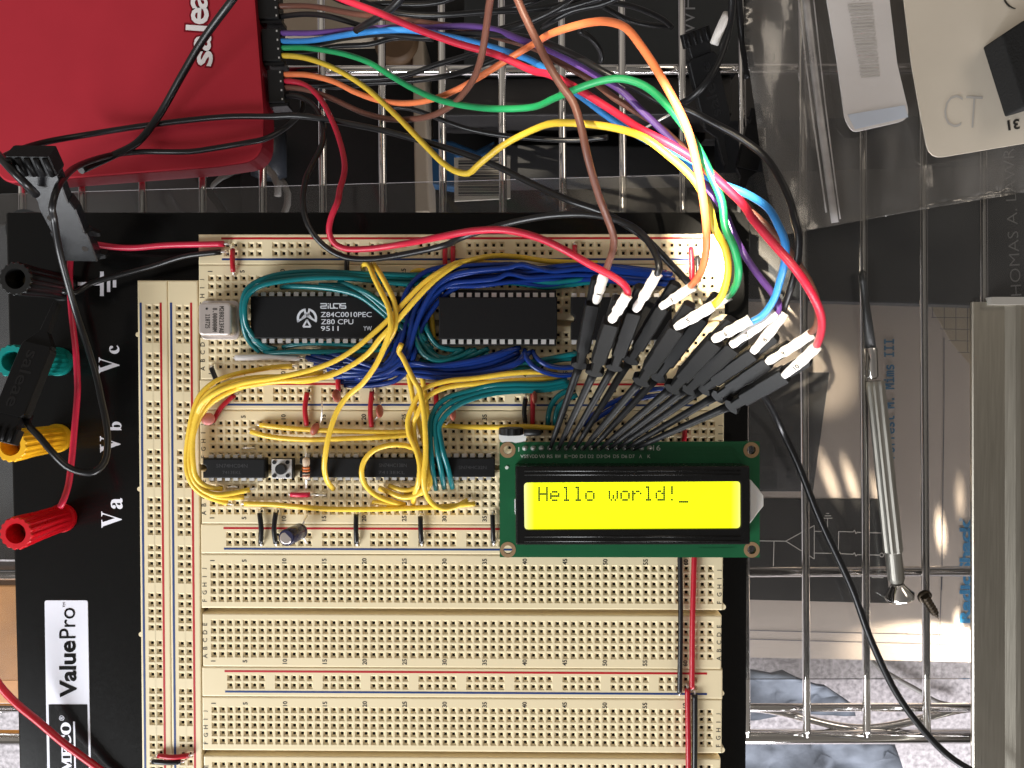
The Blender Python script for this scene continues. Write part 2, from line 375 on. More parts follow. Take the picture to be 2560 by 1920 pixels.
CR = {'c00': (0, 0), 'c01': (640, 0), 'c02': (1280, 0), 'c03': (1860, 0), 'c10': (0, 480), 'c11': (480, 480), 'c12': (1000, 560), 'c13': (1360, 560),
      'c14': (1860, 480), 'c20': (460, 860), 'c22': (1240, 1050), 'c23': (1860, 950), 'c30': (0, 940), 'c31': (0, 1395), 'c33': (1860, 1395), 'c32': (480, 1300)}
KS = 700 / 2212
def X(c, x, y):
    if c == 'F': return (x * 2560 / 2212, y * 2560 / 2212)
    if c == 'p': return (x, y)
    o = CR[c]; return (o[0] + x * KS, o[1] + y * KS)
def Q(c, x, y, z): return P(*X(c, x, y), z)
def PL(c, ps): return [X(c, x, y) for x, y in ps]
def spline(pts, step=0.0016):
    """centripetal Catmull-Rom"""
    p = [pts[0] * 2 - pts[1]] + list(pts) + [pts[-1] * 2 - pts[-2]]
    out = []
    for i in range(1, len(p) - 2):
        p0, p1, p2, p3 = p[i - 1:i + 3]
        t0 = 0; t1 = t0 + max(1e-6, (p1 - p0).length) ** .5; t2 = t1 + max(1e-6, (p2 - p1).length) ** .5; t3 = t2 + max(1e-6, (p3 - p2).length) ** .5
        n = max(3, min(40, int((p2 - p1).length / step)))
        for k in range(n):
            t = t1 + (t2 - t1) * k / n
            a1 = p0 * ((t1 - t) / (t1 - t0)) + p1 * ((t - t0) / (t1 - t0)); a2 = p1 * ((t2 - t) / (t2 - t1)) + p2 * ((t - t1) / (t2 - t1)); a3 = p2 * ((t3 - t) / (t3 - t2)) + p3 * ((t - t2) / (t3 - t2))
            b1 = a1 * ((t2 - t) / (t2 - t0)) + a2 * ((t - t0) / (t2 - t0)); b2 = a2 * ((t3 - t) / (t3 - t1)) + a3 * ((t - t1) / (t3 - t1))
            out.append(b1 * ((t2 - t) / (t2 - t1)) + b2 * ((t - t1) / (t2 - t1)))
    out.append(p[-2]); return out
def path3(segs):
    pts = []
    for c, ps in segs:
        for (x, y, z) in ps: pts.append(Q(c, x, y, z))
    return pts
def wire(name, label, segs, r, m, cat='wire', group=None, tips=(), n=10):
    """an insulated wire; tips names the ends (0, 1) whose bare metal shows"""
    pts = spline(path3(segs))
    if not tips:
        b = MB(); b.tube(pts, r * MM, n); o = b.build(name, m); return tag(o, label, cat, group)
    root = empty(name, pts[0], label, cat, group)
    b = MB(); b.tube(pts, r * MM, n); b.build('insulation', m, root)
    for e_ in tips:
        a, c = (pts[0], pts[2]) if e_ == 0 else (pts[-1], pts[-3])
        d = (a - c).normalized(); d.z = min(d.z, 0)
        p1 = a + d * 0.9 * MM; p1.z = max(min(a.z, p1.z), 0.3 * MM); p2 = a + d * 1.5 * MM; p2.z = -1.2 * MM; p3 = p2.copy(); p3.z = -4 * MM
        b = MB(); b.tube(spline([a - d * 0.4 * MM, p1, p2, p3]), 0.34 * MM, 8); b.build('bare_end', 'tin', root)
    return root
def jumper(label, c, p0, p1, m, name='jumper_wire', group=None, r=0.78, z=1.3, bow=0.0):
    """short wire whose two bare legs go down into holes"""
    a = Q(c, *p0, z); b_ = Q(c, *p1, z); d = (b_ - a).normalized(); mid = (a + b_) / 2 + Vector((-d.y, d.x, 0)) * bow * MM + Vector((0, 0, 0.5 * MM))
    root = empty(name, a, label, 'jumper wire', group)
    mb = MB(); mb.tube(spline([a, mid, b_], 0.001), r * MM, 10); mb.build('insulation', m, root)
    for q, s in ((a, -1), (b_, 1)):
        e1 = q + d * s * 0.7 * MM; e1.z = 0.9 * MM; e2 = q + d * s * 1.0 * MM; e2.z = -3.5 * MM
        mb = MB(); mb.tube(spline([q - d * s * 0.3 * MM, e1, e2], 0.0006), 0.32 * MM, 8); mb.build('bare_end', 'tin', root)
    return root

# =================================================================== prototyping board
PT = 2.54 * MM
PLATE_Z = -8.5
board = empty('prototyping_board', P(960, 1250, PLATE_Z - 16), 'large black metal plate carrying cream solderless breadboards and four binding posts', 'prototyping board')
# black pan
pl = pxy([(14, 530), (1874, 530), (1864, 2080), (52, 2080)], PLATE_Z)
plate('base_plate', roundpoly(pl, 0.001), [], (PLATE_Z - 13) * MM, PLATE_Z * MM, 'plate_black', board, 0.0006)
for q in ((60, 570), (1820, 570), (80, 1990), (1800, 1990)):
    c = P(*q, PLATE_Z - 13); b = MB(); b.lathe(Matrix.Translation((c.x, c.y, -36.5 * MM)), [(0.006, 0), (0.0065, 0.015)], 20); b.build('rubber_foot', 'rubber', board)

def hole_cell(b, x, y, ax='x', out=0.39, inn=0.17, cell=0.5):
    """one funnel-mouthed contact hole, cell pitch square"""
    c, o, i = cell * PT, out * PT, inn * PT
    R = []
    for h, z in ((c, 0), (o, 0), (i, -0.6 * MM), (i, -3.0 * MM)):
        R.append([(x - h, y - h, z), (x + h, y - h, z), (x + h, y + h, z), (x - h, y + h, z)])
    vs = [v for r in R for v in r]; fs = []; mi = []
    for k in range(3):
        for j in range(4):
            n = (j + 1) % 4; fs.append((k * 4 + j, k * 4 + n, k * 4 + 4 + n, k * 4 + 4 + j)); mi.append(1 if k == 2 else 0)
    fs.append((12, 13, 14, 15)); mi.append(1)
    base = len(b.v); b.v += vs
    for f, m in zip(fs, mi): b.f.append(tuple(base + q for q in f)); b.m.append(m); b.sm.append(False)
def flat(b, x0, y0, x1, y1, z=0.0):
    if x1 - x0 > 1e-7 and y1 - y0 > 1e-7: b.add([(x0, y0, z), (x1, y0, z), (x1, y1, z), (x0, y1, z)], [(0, 1, 2, 3)])
def skirt(b, x0, y0, x1, y1, zb, bev=0.45 * MM):
    """rounded rim and side walls round a top face inset by bev"""
    rings = []
    for d, z in ((bev, 0), (bev * 0.45, -bev * 0.16), (bev * 0.12, -bev * 0.5), (0, -bev), (-0.1 * MM, zb)):
        rings.append([(x0 + d, y0 + d, z), (x1 - d, y0 + d, z), (x1 - d, y1 - d, z), (x0 + d, y1 - d, z)])
    vs = [v for r in rings for v in r]; fs = []
    for k in range(len(rings) - 1):
        for j in range(4):
            n = (j + 1) % 4; fs.append((k * 4 + j, k * 4 + n, k * 4 + 4 + n, k * 4 + 4 + j))
    b.add(vs, fs, 0, False)
def grid_block(b, x0, y0, x1, y1, xs, ys, zb):
    """block whose top face has holes at every xs,ys"""
    e_ = 0.45 * MM; X0, Y0, X1, Y1 = x0 + e_, y0 + e_, x1 - e_, y1 - e_; h = PT / 2
    skirt(b, x0, y0, x1, y1, zb)
    xs = sorted(xs); ys = sorted(ys); ya, yb = ys[0] - h, ys[-1] + h
    flat(b, X0, Y0, X1, ya); flat(b, X0, yb, X1, Y1)
    cx = X0
    for x in xs:
        if x - h - cx > 1e-6: flat(b, cx, ya, x - h, yb)
        cy = ya
        for y in ys:
            if y - h - cy > 1e-6: flat(b, x - h, cy, x + h, y - h)
            hole_cell(b, x, y); cy = y + h
        cx = x + h
    flat(b, cx, ya, X1, yb)
BUSCOLS = [c for g in range(10) for c in range(2 + 6 * g, 7 + 6 * g)]
def stripe(parent, name, m, x0, y0, x1, y1):
    b = MB(); b.box((x0, y0, 0.0), (x1, y1, 0.05 * MM)); return b.build(name, m, parent)
XL, XR = -1.57 * PT, 63.5 * PT
for k in range(4):
    yo = -18.0 * k * PT
    # bus strip above the terminal strip
    b = MB(); ya, yb = yo + 1.66 * PT, yo + 5.4 * PT
    grid_block(b, XL, ya, XR + 0.05 * PT, yb, [c * PT for c in BUSCOLS], [yo + 4.05 * PT, yo + 3.05 * PT], PLATE_Z * MM)
    if k != 0:
        b.lathe(Matrix.Translation((XR, yo + 2.3 * PT, -6 * MM)), [(0.8 * MM, -2 * MM), (0.8 * MM, 5.5 * MM)], 14)
    bs = b.build('bus_strip', ['cream', 'well'], board)
    stripe(bs, 'red_stripe', 'stripe_red', 1.3 * PT, yo + 4.75 * PT, 61.6 * PT, yo + 5.01 * PT)
    stripe(bs, 'blue_stripe', 'stripe_blue', 1.35 * PT, yo + 2.18 * PT, 61.6 * PT, yo + 2.42 * PT)
    # terminal strip
    b = MB(); top, bot = yo + 1.63 * PT, yo - 12.58 * PT
    g0, g1 = yo - 5.18 * PT, yo - 5.86 * PT
    cols = [c * PT for c in range(63)]
    grid_block(b, XL, g0, XR, top, cols, [yo - r * PT for r in range(5)], PLATE_Z * MM)
    grid_block(b, XL + 0.3 * MM, bot, XR - 0.3 * MM, g1, cols, [yo - r * PT for r in range(7, 12)], PLATE_Z * MM)
    b.box((XL + 1.0 * MM, g1 - 0.2 * MM, PLATE_Z * MM + 0.2 * MM), (XR - 1.0 * MM, g0 + 0.2 * MM, -3.2 * MM))
    b.lathe(Matrix.Translation((XR + 0.2 * MM, g0 + 0.9 * MM, -6 * MM)), [(0.9 * MM, -2 * MM), (0.9 * MM, 5.6 * MM)], 14)
    ts = b.build('terminal_strip', ['cream', 'well'], board)
    t = MB()
    for c in [0] + list(range(4, 60, 5)):
        for y in (yo + 0.80 * PT, yo - 11.85 * PT):
            put_text(t, str(c + 1), TM((c * PT - 0.12 * PT, y, 0.05 * MM), 90), h=1.45 * MM, thick=0.022)
    for r, ch in enumerate('JIHGF' + '  ' + 'EDCBA'):
        if ch == ' ': continue
        for x in (-1.13 * PT, 63.05 * PT): put_text(t, ch, TM((x, yo - r * PT - 0.22 * PT, 0.05 * MM), 90), h=1.42 * MM, thick=0.008)
    t.build('printed_marking', 'print_black', ts)
# two bus strips standing upright beside them
for (xa, xb, h0, h1, bx, rx, v0) in ((-9.22, -5.46, -7.84, -6.87, -8.80, -6.31, 3.63), (-5.43, -1.66, -4.08, -3.10, -5.02, -2.52, 3.71)):
    b = MB(); ya = -(3.63 - 3.45) * PT - 0.1 * PT; yb = -66.5 * PT
    ys = [-(v0 + i) * PT for g in range(10) for i in range(6 * g, 6 * g + 5)]
    grid_block(b, xa * PT, yb, xb * PT, ya, [h0 * PT, h1 * PT], ys, PLATE_Z * MM)
    if xa < -9:
        for v in (7.0, 26.3, 44.6): b.lathe(Matrix.Translation((xa * PT - 0.1 * MM, -v * PT, -6 * MM)), [(0.8 * MM, -2 * MM), (0.8 * MM, 5.5 * MM)], 14)
    bs = b.build('bus_strip', ['cream', 'well'], board)
    stripe(bs, 'blue_stripe', 'stripe_blue', (bx - .13) * PT, -65 * PT, (bx + .13) * PT, -3.05 * PT)
    stripe(bs, 'red_stripe', 'stripe_red', (rx - .13) * PT, -65 * PT, (rx + .13) * PT, -3.05 * PT)

# ground symbol and post names printed on the plate
ZP = PLATE_Z + 0.06
b = MB()
for x0, y0, x1, y1 in ((790, 628, 820, 822), (845, 697, 871, 790), (891, 696, 919, 754), (614, 712, 791, 739)):
    b.add([Q('c10', *q, ZP) for q in ((x0, y1), (x1, y1), (x1, y0), (x0, y0))], [(0, 1, 2, 3)])
b.build('ground_symbol', 'print_white', board)
def serif_letters(name, cap, low, cV, cl, lowh):
    b = MB(); s = mmpx(ZP) * MM * KS
    put_text(b, '\U0001D415', TM(P(*cV, ZP), 90), w=132 * s, h=165 * s, fnt='NotoSansMath-Regular.woff2')
    put_text(b, low, TM(P(*cl, ZP), 90), h=lowh * s, fnt='NotoSansMath-Regular.woff2', thick=0.008)
    b.build(name, 'print_white', board)
serif_letters('post_lettering', 'V', '\U0001D41C', X('c10', 862, 1370), X('c10', 903, 1245), 82)
serif_letters('post_lettering', 'V', '\U0001D41B', X('c30', 872, 540), X('c30', 908, 398), 105)
serif_letters('post_lettering', 'V', '\U0001D41A', X('c30', 882, 1135), X('c30', 922, 1007), 95)
# nameplate
npz = PLATE_Z + 0.25
npl = plate('nameplate', roundpoly(pxy(PL('c31', [(352, 335), (692, 335), (706, 1160), (722, 1900), (378, 1900), (364, 1160)]), npz), [.0008, .0008, 0, 0, 0, 0]), [], PLATE_Z * MM + 0.02 * MM, npz * MM, 'print_white', board)
b = MB()
vs, fs = outline(pxy(PL('c31', [(384, 1158), (688, 1158), (704, 1880), (398, 1880)]), npz + .1), [], npz * MM, (npz + 0.12) * MM); b.add(vs, fs)
b.build('dark_panel', 'plate_black', npl)
t = MB(); s = mmpx(npz) * MM * KS
put_text(t, 'Value', TM(Q('c31', 535, 878, npz + .1), 90.6), w=458 * s, h=138 * s, thick=0.028)
put_text(t, 'Pro', TM(Q('c31', 530, 515, npz + .1), 90.6), w=245 * s, h=132 * s)
put_text(t, 'TM', TM(Q('c31', 505, 372, npz + .1), 90.6), w=38 * s, h=20 * s)
t.build('lettering', 'plate_black', npl)
t = MB()
put_text(t, '\U0001D409\U0001D400\U0001D40C\U0001D404\U0001D402\U0001D40E', TM(Q('c31', 530, 1572, npz + .25), 90.8), w=562 * s, h=92 * s, fnt='NotoSansMath-Regular.woff2', thick=0.02)
put_text(t, '\u00ae', TM(Q('c31', 487, 1265, npz + .25), 90.6), h=42 * s)
t.add([Q('c31', *q, npz + .25) for q in ((578, 1292), (592, 1292), (606, 1900), (592, 1900))], [(0, 1, 2, 3)])
t.build('lettering', 'print_white', npl)
# binding posts, tall fluted caps with a socket
def post(basepx, m, label):
    c = P(*basepx, PLATE_Z); M = Matrix.Translation((c.x, c.y, PLATE_Z * MM))
    b = MB(); n = 64
    prof = [(4.6, 0, 0), (4.7, 1.2, 0), (4.35, 2.4, 0), (4.3, 8, 1), (4.4, 14, 1), (4.7, 20, 1), (4.85, 24.3, 1), (4.6, 24.8, 1), (3.05, 24.8, 0), (2.9, 24.2, 0), (2.8, 17, 0), (0.3, 16.8, 0)]
    b.lathe(M, [(r * MM, z * MM, t_) for r, z, t_ in prof], n, 0, False, depth=0.035)
    o = b.build('binding_post', m, board); o['label'] = label
    b = MB(); b.lathe(M, [(2.2 * MM, 16.6 * MM), (2.2 * MM, 18.4 * MM), (1.5 * MM, 18.6 * MM)], 20); b.build('metal_socket', 'brass', o)
post((158, 717), 'post_black', 'black binding post'); post((149, 904), 'post_green', 'green binding post')
post((146, 1095), 'post_yellow', 'yellow binding post'); post((158, 1294), 'post_red', 'red binding post')

# =================================================================== shelf, sheet and what lies under it
ROD_Z = -40.0
shelf = empty('wire_shelf', P(1280, 1800, ROD_Z), 'chrome wire shelf of parallel rods that everything stands on', 'shelf')
for k in range(-1, 19):
    x = 57 + 150.05 * k
    b = MB(); b.tube([P(x - 6 + 0.0 * k, -260, ROD_Z), P(x, 490, ROD_Z), P(x + 9, 1824, ROD_Z), P(x + 9.5, 1836, ROD_Z - 1.5)], 1.42 * MM, 12)
    b.build('rod', 'chrome', shelf)
def crossrod(y0, y1, r, z, x0=-200, x1=2900):
    b = MB(); b.tube([P(x0, y0, z), P(x1, y1, z)], r * MM, 14); b.build('cross_rod', 'chrome', shelf)
crossrod(182, 168, 1.9, ROD_Z - 3.2); crossrod(1438, 1426, 1.9, ROD_Z - 3.2); crossrod(1770, 1768, 1.5, ROD_Z - 3.0)
crossrod(1844, 1840, 2.7, ROD_Z - 3.6)
z_ = ROD_Z - 5.5
zz = [(c, 1795 + 26 * math.sin((c - 2010) / 300 * math.pi), z_) for c in range(-200, 2900, 40)]
b = MB(); b.tube(spline([P(*q) for q in zz], 0.004), 1.5 * MM, 12); b.build('truss_rod', 'chrome', shelf)
# clear sheet
sh = pxy([(-260, 493), (2900, 404), (2900, 1695), (-260, 1700)], ROD_Z + 1.5)
tag(plate('acrylic_sheet', sh, [], (ROD_Z + 1.5) * MM, (ROD_Z + 2.3) * MM, 'acrylic'), 'thin clear plastic sheet lying across the chrome shelf rods', 'plastic sheet')

# floor far below
b = MB(); b.box((-1.2, -1.6, -0.40), (1.5, 1.3, -0.36)); tag(b.build('carpet', 'carpet'), None, None, None, 'structure')
def slab(name, label, cat, px, z0, z1, m, bev=0.0008, r=0.0):
    pp = pxy(px, z1)
    return tag(plate(name, roundpoly(pp, r) if r else pp, [], z0 * MM, z1 * MM, m, None, bev), label, cat)
# beige electronics notebook with a dark panel and circuit drawing
BZ = -86.0
book = empty('paper_book', P(2150, 1200, BZ - 12), 'beige covered electronics book with a dark circuit diagram panel, under the shelf', 'book')
bk = roundpoly(pxy([(1700, 738), (2432, 764), (2660, 770), (2660, 1660), (1700, 1640)], BZ), 0.001)
plate('cover', bk, [], (BZ - 9) * MM, BZ * MM, 'book_paper', book)
vs, fs = outline(pxy([(1704, 1243), (2196, 1249), (2226, 1508), (1704, 1495)], BZ + .1), [], BZ * MM, (BZ + 0.12) * MM); b = MB(); b.add(vs, fs); b.build('dark_panel', 'book_panel', book)
b = MB(); zl = BZ + 0.3
def line(c, a, q, w=5.5, z=zl, mb=None):
    p0, p1 = Vector(X(c, *a)), Vector(X(c, *q)); d = (p1 - p0).normalized() * 0.3; n = Vector((-d.y, d.x)).normalized() * w * KS / 2
    (mb or b).add([P(*(p0 - d + n), z), P(*(p1 + d + n), z), P(*(p1 + d - n), z), P(*(p0 - d - n), z)], [(0, 1, 2, 3)])
for a, q in (((125, 1271), (330, 1273)), ((330, 1273), (555, 1150)), ((330, 1273), (555, 1413)), ((555, 1150), (555, 1413)), ((555, 1195), (660, 1197)), ((660, 1197), (660, 1092)),
             ((623, 1092), (697, 1092)), ((638, 1073), (685, 1073)), ((650, 1054), (672, 1054)), ((555, 1367), (745, 1371)), ((745, 1371), (748, 1197)), ((748, 1197), (862, 1200)),
             ((862, 1200), (873, 1186)), ((873, 1186), (884, 1214)), ((884, 1214), (893, 1203)), ((893, 1203), (1100, 1209)), ((745, 1371), (862, 1376)), ((862, 1376), (873, 1364)), ((873, 1364), (884, 1392)),
             ((884, 1392), (895, 1380)), ((895, 1380), (1070, 1383)), ((237, 1273), (232, 1470)), ((1010, 1560), (1100, 1562))):
    line('c23', a, q, 6.5)
for cx, cy, r in ((1088, 1383, 15),):
    for k in range(14):
        a0, a1 = 2 * math.pi * k / 14, 2 * math.pi * (k + 1) / 14
        line('c23', (cx + r * math.cos(a0), cy + r * math.sin(a0)), (cx + r * math.cos(a1), cy + r * math.sin(a1)), 7)
b.add([Q('c23', 745 + 18 * math.cos(k * math.pi / 5), 1371 + 18 * math.sin(k * math.pi / 5), zl) for k in range(10)], [tuple(reversed(range(10)))])
b.build('circuit_drawing', 'book_line', book)
b = MB()
line('c33', (-300, 563), (1900, 617), 6); line('c33', (-300, 632), (1900, 692), 6); line('c14', (1580, 1150), (1580, 1660), 7); line('c23', (1580, 180), (1562, 1659), 7); line('c33', (1562, 100), (1540, 770), 6)
b.build('ruled_line', 'book_grey', book)
b = MB(); s = mmpx(BZ) * MM * KS
put_text(b, 'Forrest M. Mims III', TM(Q('c23', 1148, 150, BZ + .3), 91), w=940 * s, h=84 * s, thick=0.02, fnt='DejaVuSansMono.woff2')
b.build('author_lettering', 'book_ink', book)
b = MB(); put_text(b, 'RadioShack', TM(Q('c23', 1748, 1508, BZ + .3), 91), w=830 * s, h=92 * s, thick=0.045)
put_text(b, '\u00ae', TM(Q('c23', 1712, 1103, BZ + .3), 91), h=26 * s)
b.build('shop_lettering', 'brand_blue', book)
vs, fs = outline(pxy(PL('c14', [(1470, 895), (1960, 905), (1960, 1420), (1800, 1380), (1640, 1190)]), BZ + .1), [], BZ * MM, (BZ + 0.12) * MM); b = MB(); b.add(vs, fs)
gp = b.build('graph_paper_patch', 'graph_paper', book)
b = MB()
for k in range(5): line('c14', (1490 + 92 * k, 898), (1490 + 92 * k, 990 + 92 * k), 4, BZ + .3)
for k in range(4): line('c14', (1480 + 70 * k, 990 + 92 * k), (1900, 996 + 92 * k), 4, BZ + .3)
b.build('grid_line', 'book_grey', gp)
# dark book with a handwritten style author line
hb = empty('dark_book', P(2250, 600, -76), 'dark blue-black book with thin capital lettering, under the clear sheet', 'book')
plate('cover', roundpoly(pxy([(1810, 300), (2700, 280), (2700, 772), (2432, 764), (1810, 746)], -74), 0.001), [], -90 * MM + 0.5 * MM, -74 * MM, 'dark_cover', hb, 0.0006)
b = MB(); s = mmpx(-74) * MM * KS
put_text(b, 'THOMAS A. LAWRENCE', TM(Q('c14', 2112, 100, -73.8), 94), w=1620 * s, h=82 * s, thick=-0.012)
b.build('author_lettering', 'cover_text', hb)
ap = empty('sheet_reflection', P(1960, 1080, BZ), 'smoky grey film with dark shapes on the beige book, imitating a sheet reflection', 'pouch')  # tinted film and dark pieces imitate a reflection in the acrylic sheet
plate('tinted_film', pxy(PL('c23', [(-120, -60), (675, -60), (600, 480), (545, 880), (-120, 880)]), BZ + 2.5), [], (BZ + 2.2) * MM, (BZ + 2.5) * MM, 'reflection_film', ap)
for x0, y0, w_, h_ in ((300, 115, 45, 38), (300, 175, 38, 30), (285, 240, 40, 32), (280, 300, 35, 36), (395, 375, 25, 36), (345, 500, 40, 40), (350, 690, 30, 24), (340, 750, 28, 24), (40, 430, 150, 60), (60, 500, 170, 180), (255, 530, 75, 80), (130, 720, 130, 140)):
    pp = pxy(PL('c23', [(x0, y0), (x0 + w_, y0), (x0 + w_, y0 + h_), (x0, y0 + h_)]), BZ + 1.6); plate('reflected_shape', pp, [], (BZ + .3) * MM, (BZ + 1.6) * MM, 'box_slate', ap)
slab('slate_case', 'slate grey case under the shelf below the plastic bag', 'case', [(1760, -300), (2800, -300), (2800, 350), (1760, 350)], -150, -118, 'box_grey')
# boxes and clutter seen between the rods
slab('storage_bin', 'black storage bin under the shelf behind the wires', 'bin', [(600, -200), (2000, -200), (2000, 600), (600, 600)], -150, -128, 'box_black')
dk = empty('dark_carton', P(1500, 50, -110), 'dark grey carton with pale capital letters under the back of the shelf', 'carton')
plate('carton_body', pxy([(1160, -150), (1850, -150), (1850, 172), (1160, 180)], -78), [], -120 * MM, -78 * MM, 'box_slate', dk, .0006)
b = MB(); s = mmpx(-78) * MM * KS
put_text(b, 'WHI', TM(Q('c02', 1392, 100, -77.8), 90), w=330 * s, h=108 * s, thick=-0.01); b.build('lettering', 'cover_text', dk)
slab('grey_case', 'grey flat case edge under the shelf below the dark carton', 'case', [(1100, 196), (1830, 190), (1830, 285), (1100, 290)], -110, -84, 'box_grey')
slab('tan_carton', 'tan cardboard flap under the shelf beside the red box', 'carton', [(640, -120), (940, -120), (1000, 70), (930, 78), (640, 82)], -100, -82, 'tan_card')
b = MB(); q = P(1000, 128, -100); b.lathe(Matrix.Translation((q.x, q.y, -110 * MM)), [(9 * MM, 0), (9.5 * MM, 20 * MM), (8 * MM, 24 * MM)], 28); tag(b.build('brown_jar', 'brown_round'), 'brown round jar lid in the gap under the shelf rods', 'jar')
slab('wooden_strip', 'pale beige wooden strip standing under the rods behind the breadboard', 'strip', [(1030, 90), (1058, 88), (1074, 530), (1038, 532)], -118, -90, 'beige_wood')
slab('tape_strip', 'blue plastic strip bent below the barcode sticker', 'strip', [(1072, 345), (1130, 352), (1190, 375), (1236, 352), (1236, 372), (1190, 398), (1140, 392), (1140, 470), (1072, 460)], -118, -108, 'blue_tape')
st = empty('barcode_sticker', P(1205, 447, -100), 'pale barcode sticker seen between rods behind the breadboard', 'sticker')
plate('label_paper', pxy(PL('c01', [(1565, 1245), (2008, 1240), (2010, 1565), (1568, 1588)]), -98), [], -100 * MM, -98 * MM, 'sticker', st)
b = MB(); yy = 1268
while yy < 1545:
    w = random.choice((6, 6, 10, 16)); line('c01', (1600, yy + w / 2), (1930, yy + w / 2 - 3), w, -97.8); yy += w + random.choice((6, 8, 13))
put_text(b, '3 12046 ME', TM(Q('c01', 1968, 1405, -97.8), 90), w=260 * mmpx(-98) * MM * KS, h=26 * mmpx(-98) * MM * KS)
b.build('barcode', 'box_dark', st)
b = MB(); b.lathe(Matrix.Translation(P(672, 385, -118)) @ Matrix.Rotation(rad(90), 4, 'X'), [(.003, -.012), (.008, -.010), (.008, .010), (.003, .012)], 18); tag(b.build('bottle_cap', 'dark_cover'), 'dark blue round cap in the dark under the red box corner', 'cap')
slab('dark_sleeve_case', 'thin dark case edge crossing under the middle rods', 'case', [(1230, 360), (1760, 366), (1760, 440), (1230, 450)], -126, -104, 'box_dark')
# coil of grey cable, dark pouch
b = MB(); q = P(560, 490, -105)
pts = [q + Vector((0.024 * math.cos(a * .25) * (1 + .03 * math.sin(a)), 0.02 * math.sin(a * .25), -0.0006 * a)) for a in range(0, 120)]
b.tube(pts, 1.6 * MM, 8); tag(b.build('cable_coil', 'cable_grey'), 'loosely coiled grey cable lying below the rods near the red box', 'cable')
slab('grey_pouch', 'dull grey pouch under the sheet above the black plate', 'pouch', [(60, 430), (470, 420), (560, 545), (60, 560)], -125, -108, 'box_grey')
slab('black_tray', 'black tray under the shelf beneath the red box', 'tray', [(-200, 350), (600, 340), (640, 620), (-200, 640)], -160, -140, 'box_black')
slab('amber_carton', 'amber brown carton corner beyond the edge of the black plate', 'carton', [(-300, 1462), (60, 1462), (60, 1760), (-300, 1760)], -120, -80, 'amber_card')
slab('dark_folder', 'dark folder lying under the shelf beside the binding posts', 'folder', [(-300, 560), (120, 560), (120, 1400), (-300, 1400)], -130, -110, 'box_dark')
# blue cloth on the carpet: a crumpled sheet with thickness
def cloth(name, label, px, z, amp, seed):
    vs, fs = outline(pxy(px, z), [], -0.004, 0.0); bm = bmesh.new()
    vv = [bm.verts.new(v) for v in vs]
    for f in fs: bm.faces.new([vv[i] for i in f])
    for _ in range(5):
        long = [e_ for e_ in bm.edges if e_.calc_length() > 0.012]
        if long: bmesh.ops.subdivide_edges(bm, edges=long, cuts=1); bmesh.ops.triangulate(bm, faces=bm.faces)
    from mathutils import noise
    for v in bm.verts:
        q = Vector((v.co.x * 22 + seed, v.co.y * 22, 0)); v.co.z += z * MM + amp * MM * noise.fractal(q, 0.7, 2.0, 4)
    me = bpy.data.meshes.new(name); bm.to_mesh(me); bm.free(); me.materials.append(MATS['cloth'])
    for p_ in me.polygons: p_.use_smooth = True
    return tag(link(name, me), label, 'cloth')
cloth('folded_cloth', 'light blue cloth heap on the pale carpet near the shelf edge', [(1700, 1700), (1960, 1680), (2060, 1712), (2130, 1760), (2140, 1790), (1700, 1800)], -300, 14, 3)
cloth('ribbed_cloth', 'pale blue ribbed garment on the carpet below the front shelf rod', [(1700, 1840), (2230, 1852), (2256, 1925), (2250, 2100), (1700, 2100)], -290, 16, 9)
wire('floor_cable', 'thin dark cable lying on the pale carpet', [('c33', [(960, 770, -352), (1060, 860, -352), (1200, 950, -352), (1380, 1050, -352), (1520, 1135, -352), (1700, 1180, -352)])], 2.0, 'cable_grey', 'cable')

# metal channel along the edge
ch = empty('metal_channel', P(2500, 1300, -38), 'brushed aluminium channel lying on the shelf beside the screwdriver', 'metal channel')
xo = [(-6.3, 0.4), (-6.3, 1.5), (-5.9, 1.9), (5, 2.2), (8.0, 3.6), (9.5, 4.0), (11.0, 3.6), (14, 2.2), (24, 2.2), (24.5, 1.6), (24.5, 0.4)]
b = MB(); p0, p1 = P(2430, 755, -36.3), P(2432, 2100, -36.3)
rings = []
for p in (p0, p1):
    rings.append([Vector((p.x + (x + 6.3) * MM, p.y, -38 * MM + z * MM)) for x, z in xo])
b.loft(rings, 0, False); b.build('channel_body', 'alu', ch)
b = MB(); q = Q('c14', 2180, 835, -22); b.box((q.x - 3 * MM, q.y - 1.5 * MM, -37.5 * MM), (q.x + 12 * MM, q.y + 1.2 * MM, -33 * MM)); b.build('end_tab', 'tab_grey', ch)

# screwdriver
sd = empty('precision_screwdriver', P(2230, 1100, -36), 'slim steel precision screwdriver with ridged handle and dark blade', 'screwdriver')
def axis_lathe(name, a, c, prof, m, n=20, teeth=0.0, parent=None):
    """prof: (t 0..1, radius mm, fluted)"""
    d = (c - a); L = d.length; M = Matrix.Translation(a) @ d.to_track_quat('Z', 'X').to_matrix().to_4x4()
    b = MB(); b.lathe(M, [(r * MM, t_ * L, f) for t_, r, f in prof], n, 0, n < 14 or teeth == 0, depth=teeth); return b.build(name, m, parent)
zs = -34
A = [Q('c14', 932, 618, zs), Q('c14', 1000, 1230, zs), Q('c14', 1012, 1480, zs), Q('c23', 1035, 10, zs), Q('c23', 1205, 1600, zs)]
axis_lathe('blade', A[0], A[1], [(0, .35, 0), (.03, 1.25, 0), (.16, 1.35, 0), (.17, 1.15, 0), (.45, 1.3, 0), (1, 1.9, 0)], 'steel_dark', parent=sd)
axis_lathe('ferrule', A[1], A[2], [(0, 2.0, 0), (.04, 2.15, 0), (.9, 2.1, 0), (1, 1.5, 0)], 'chrome', 12, parent=sd)
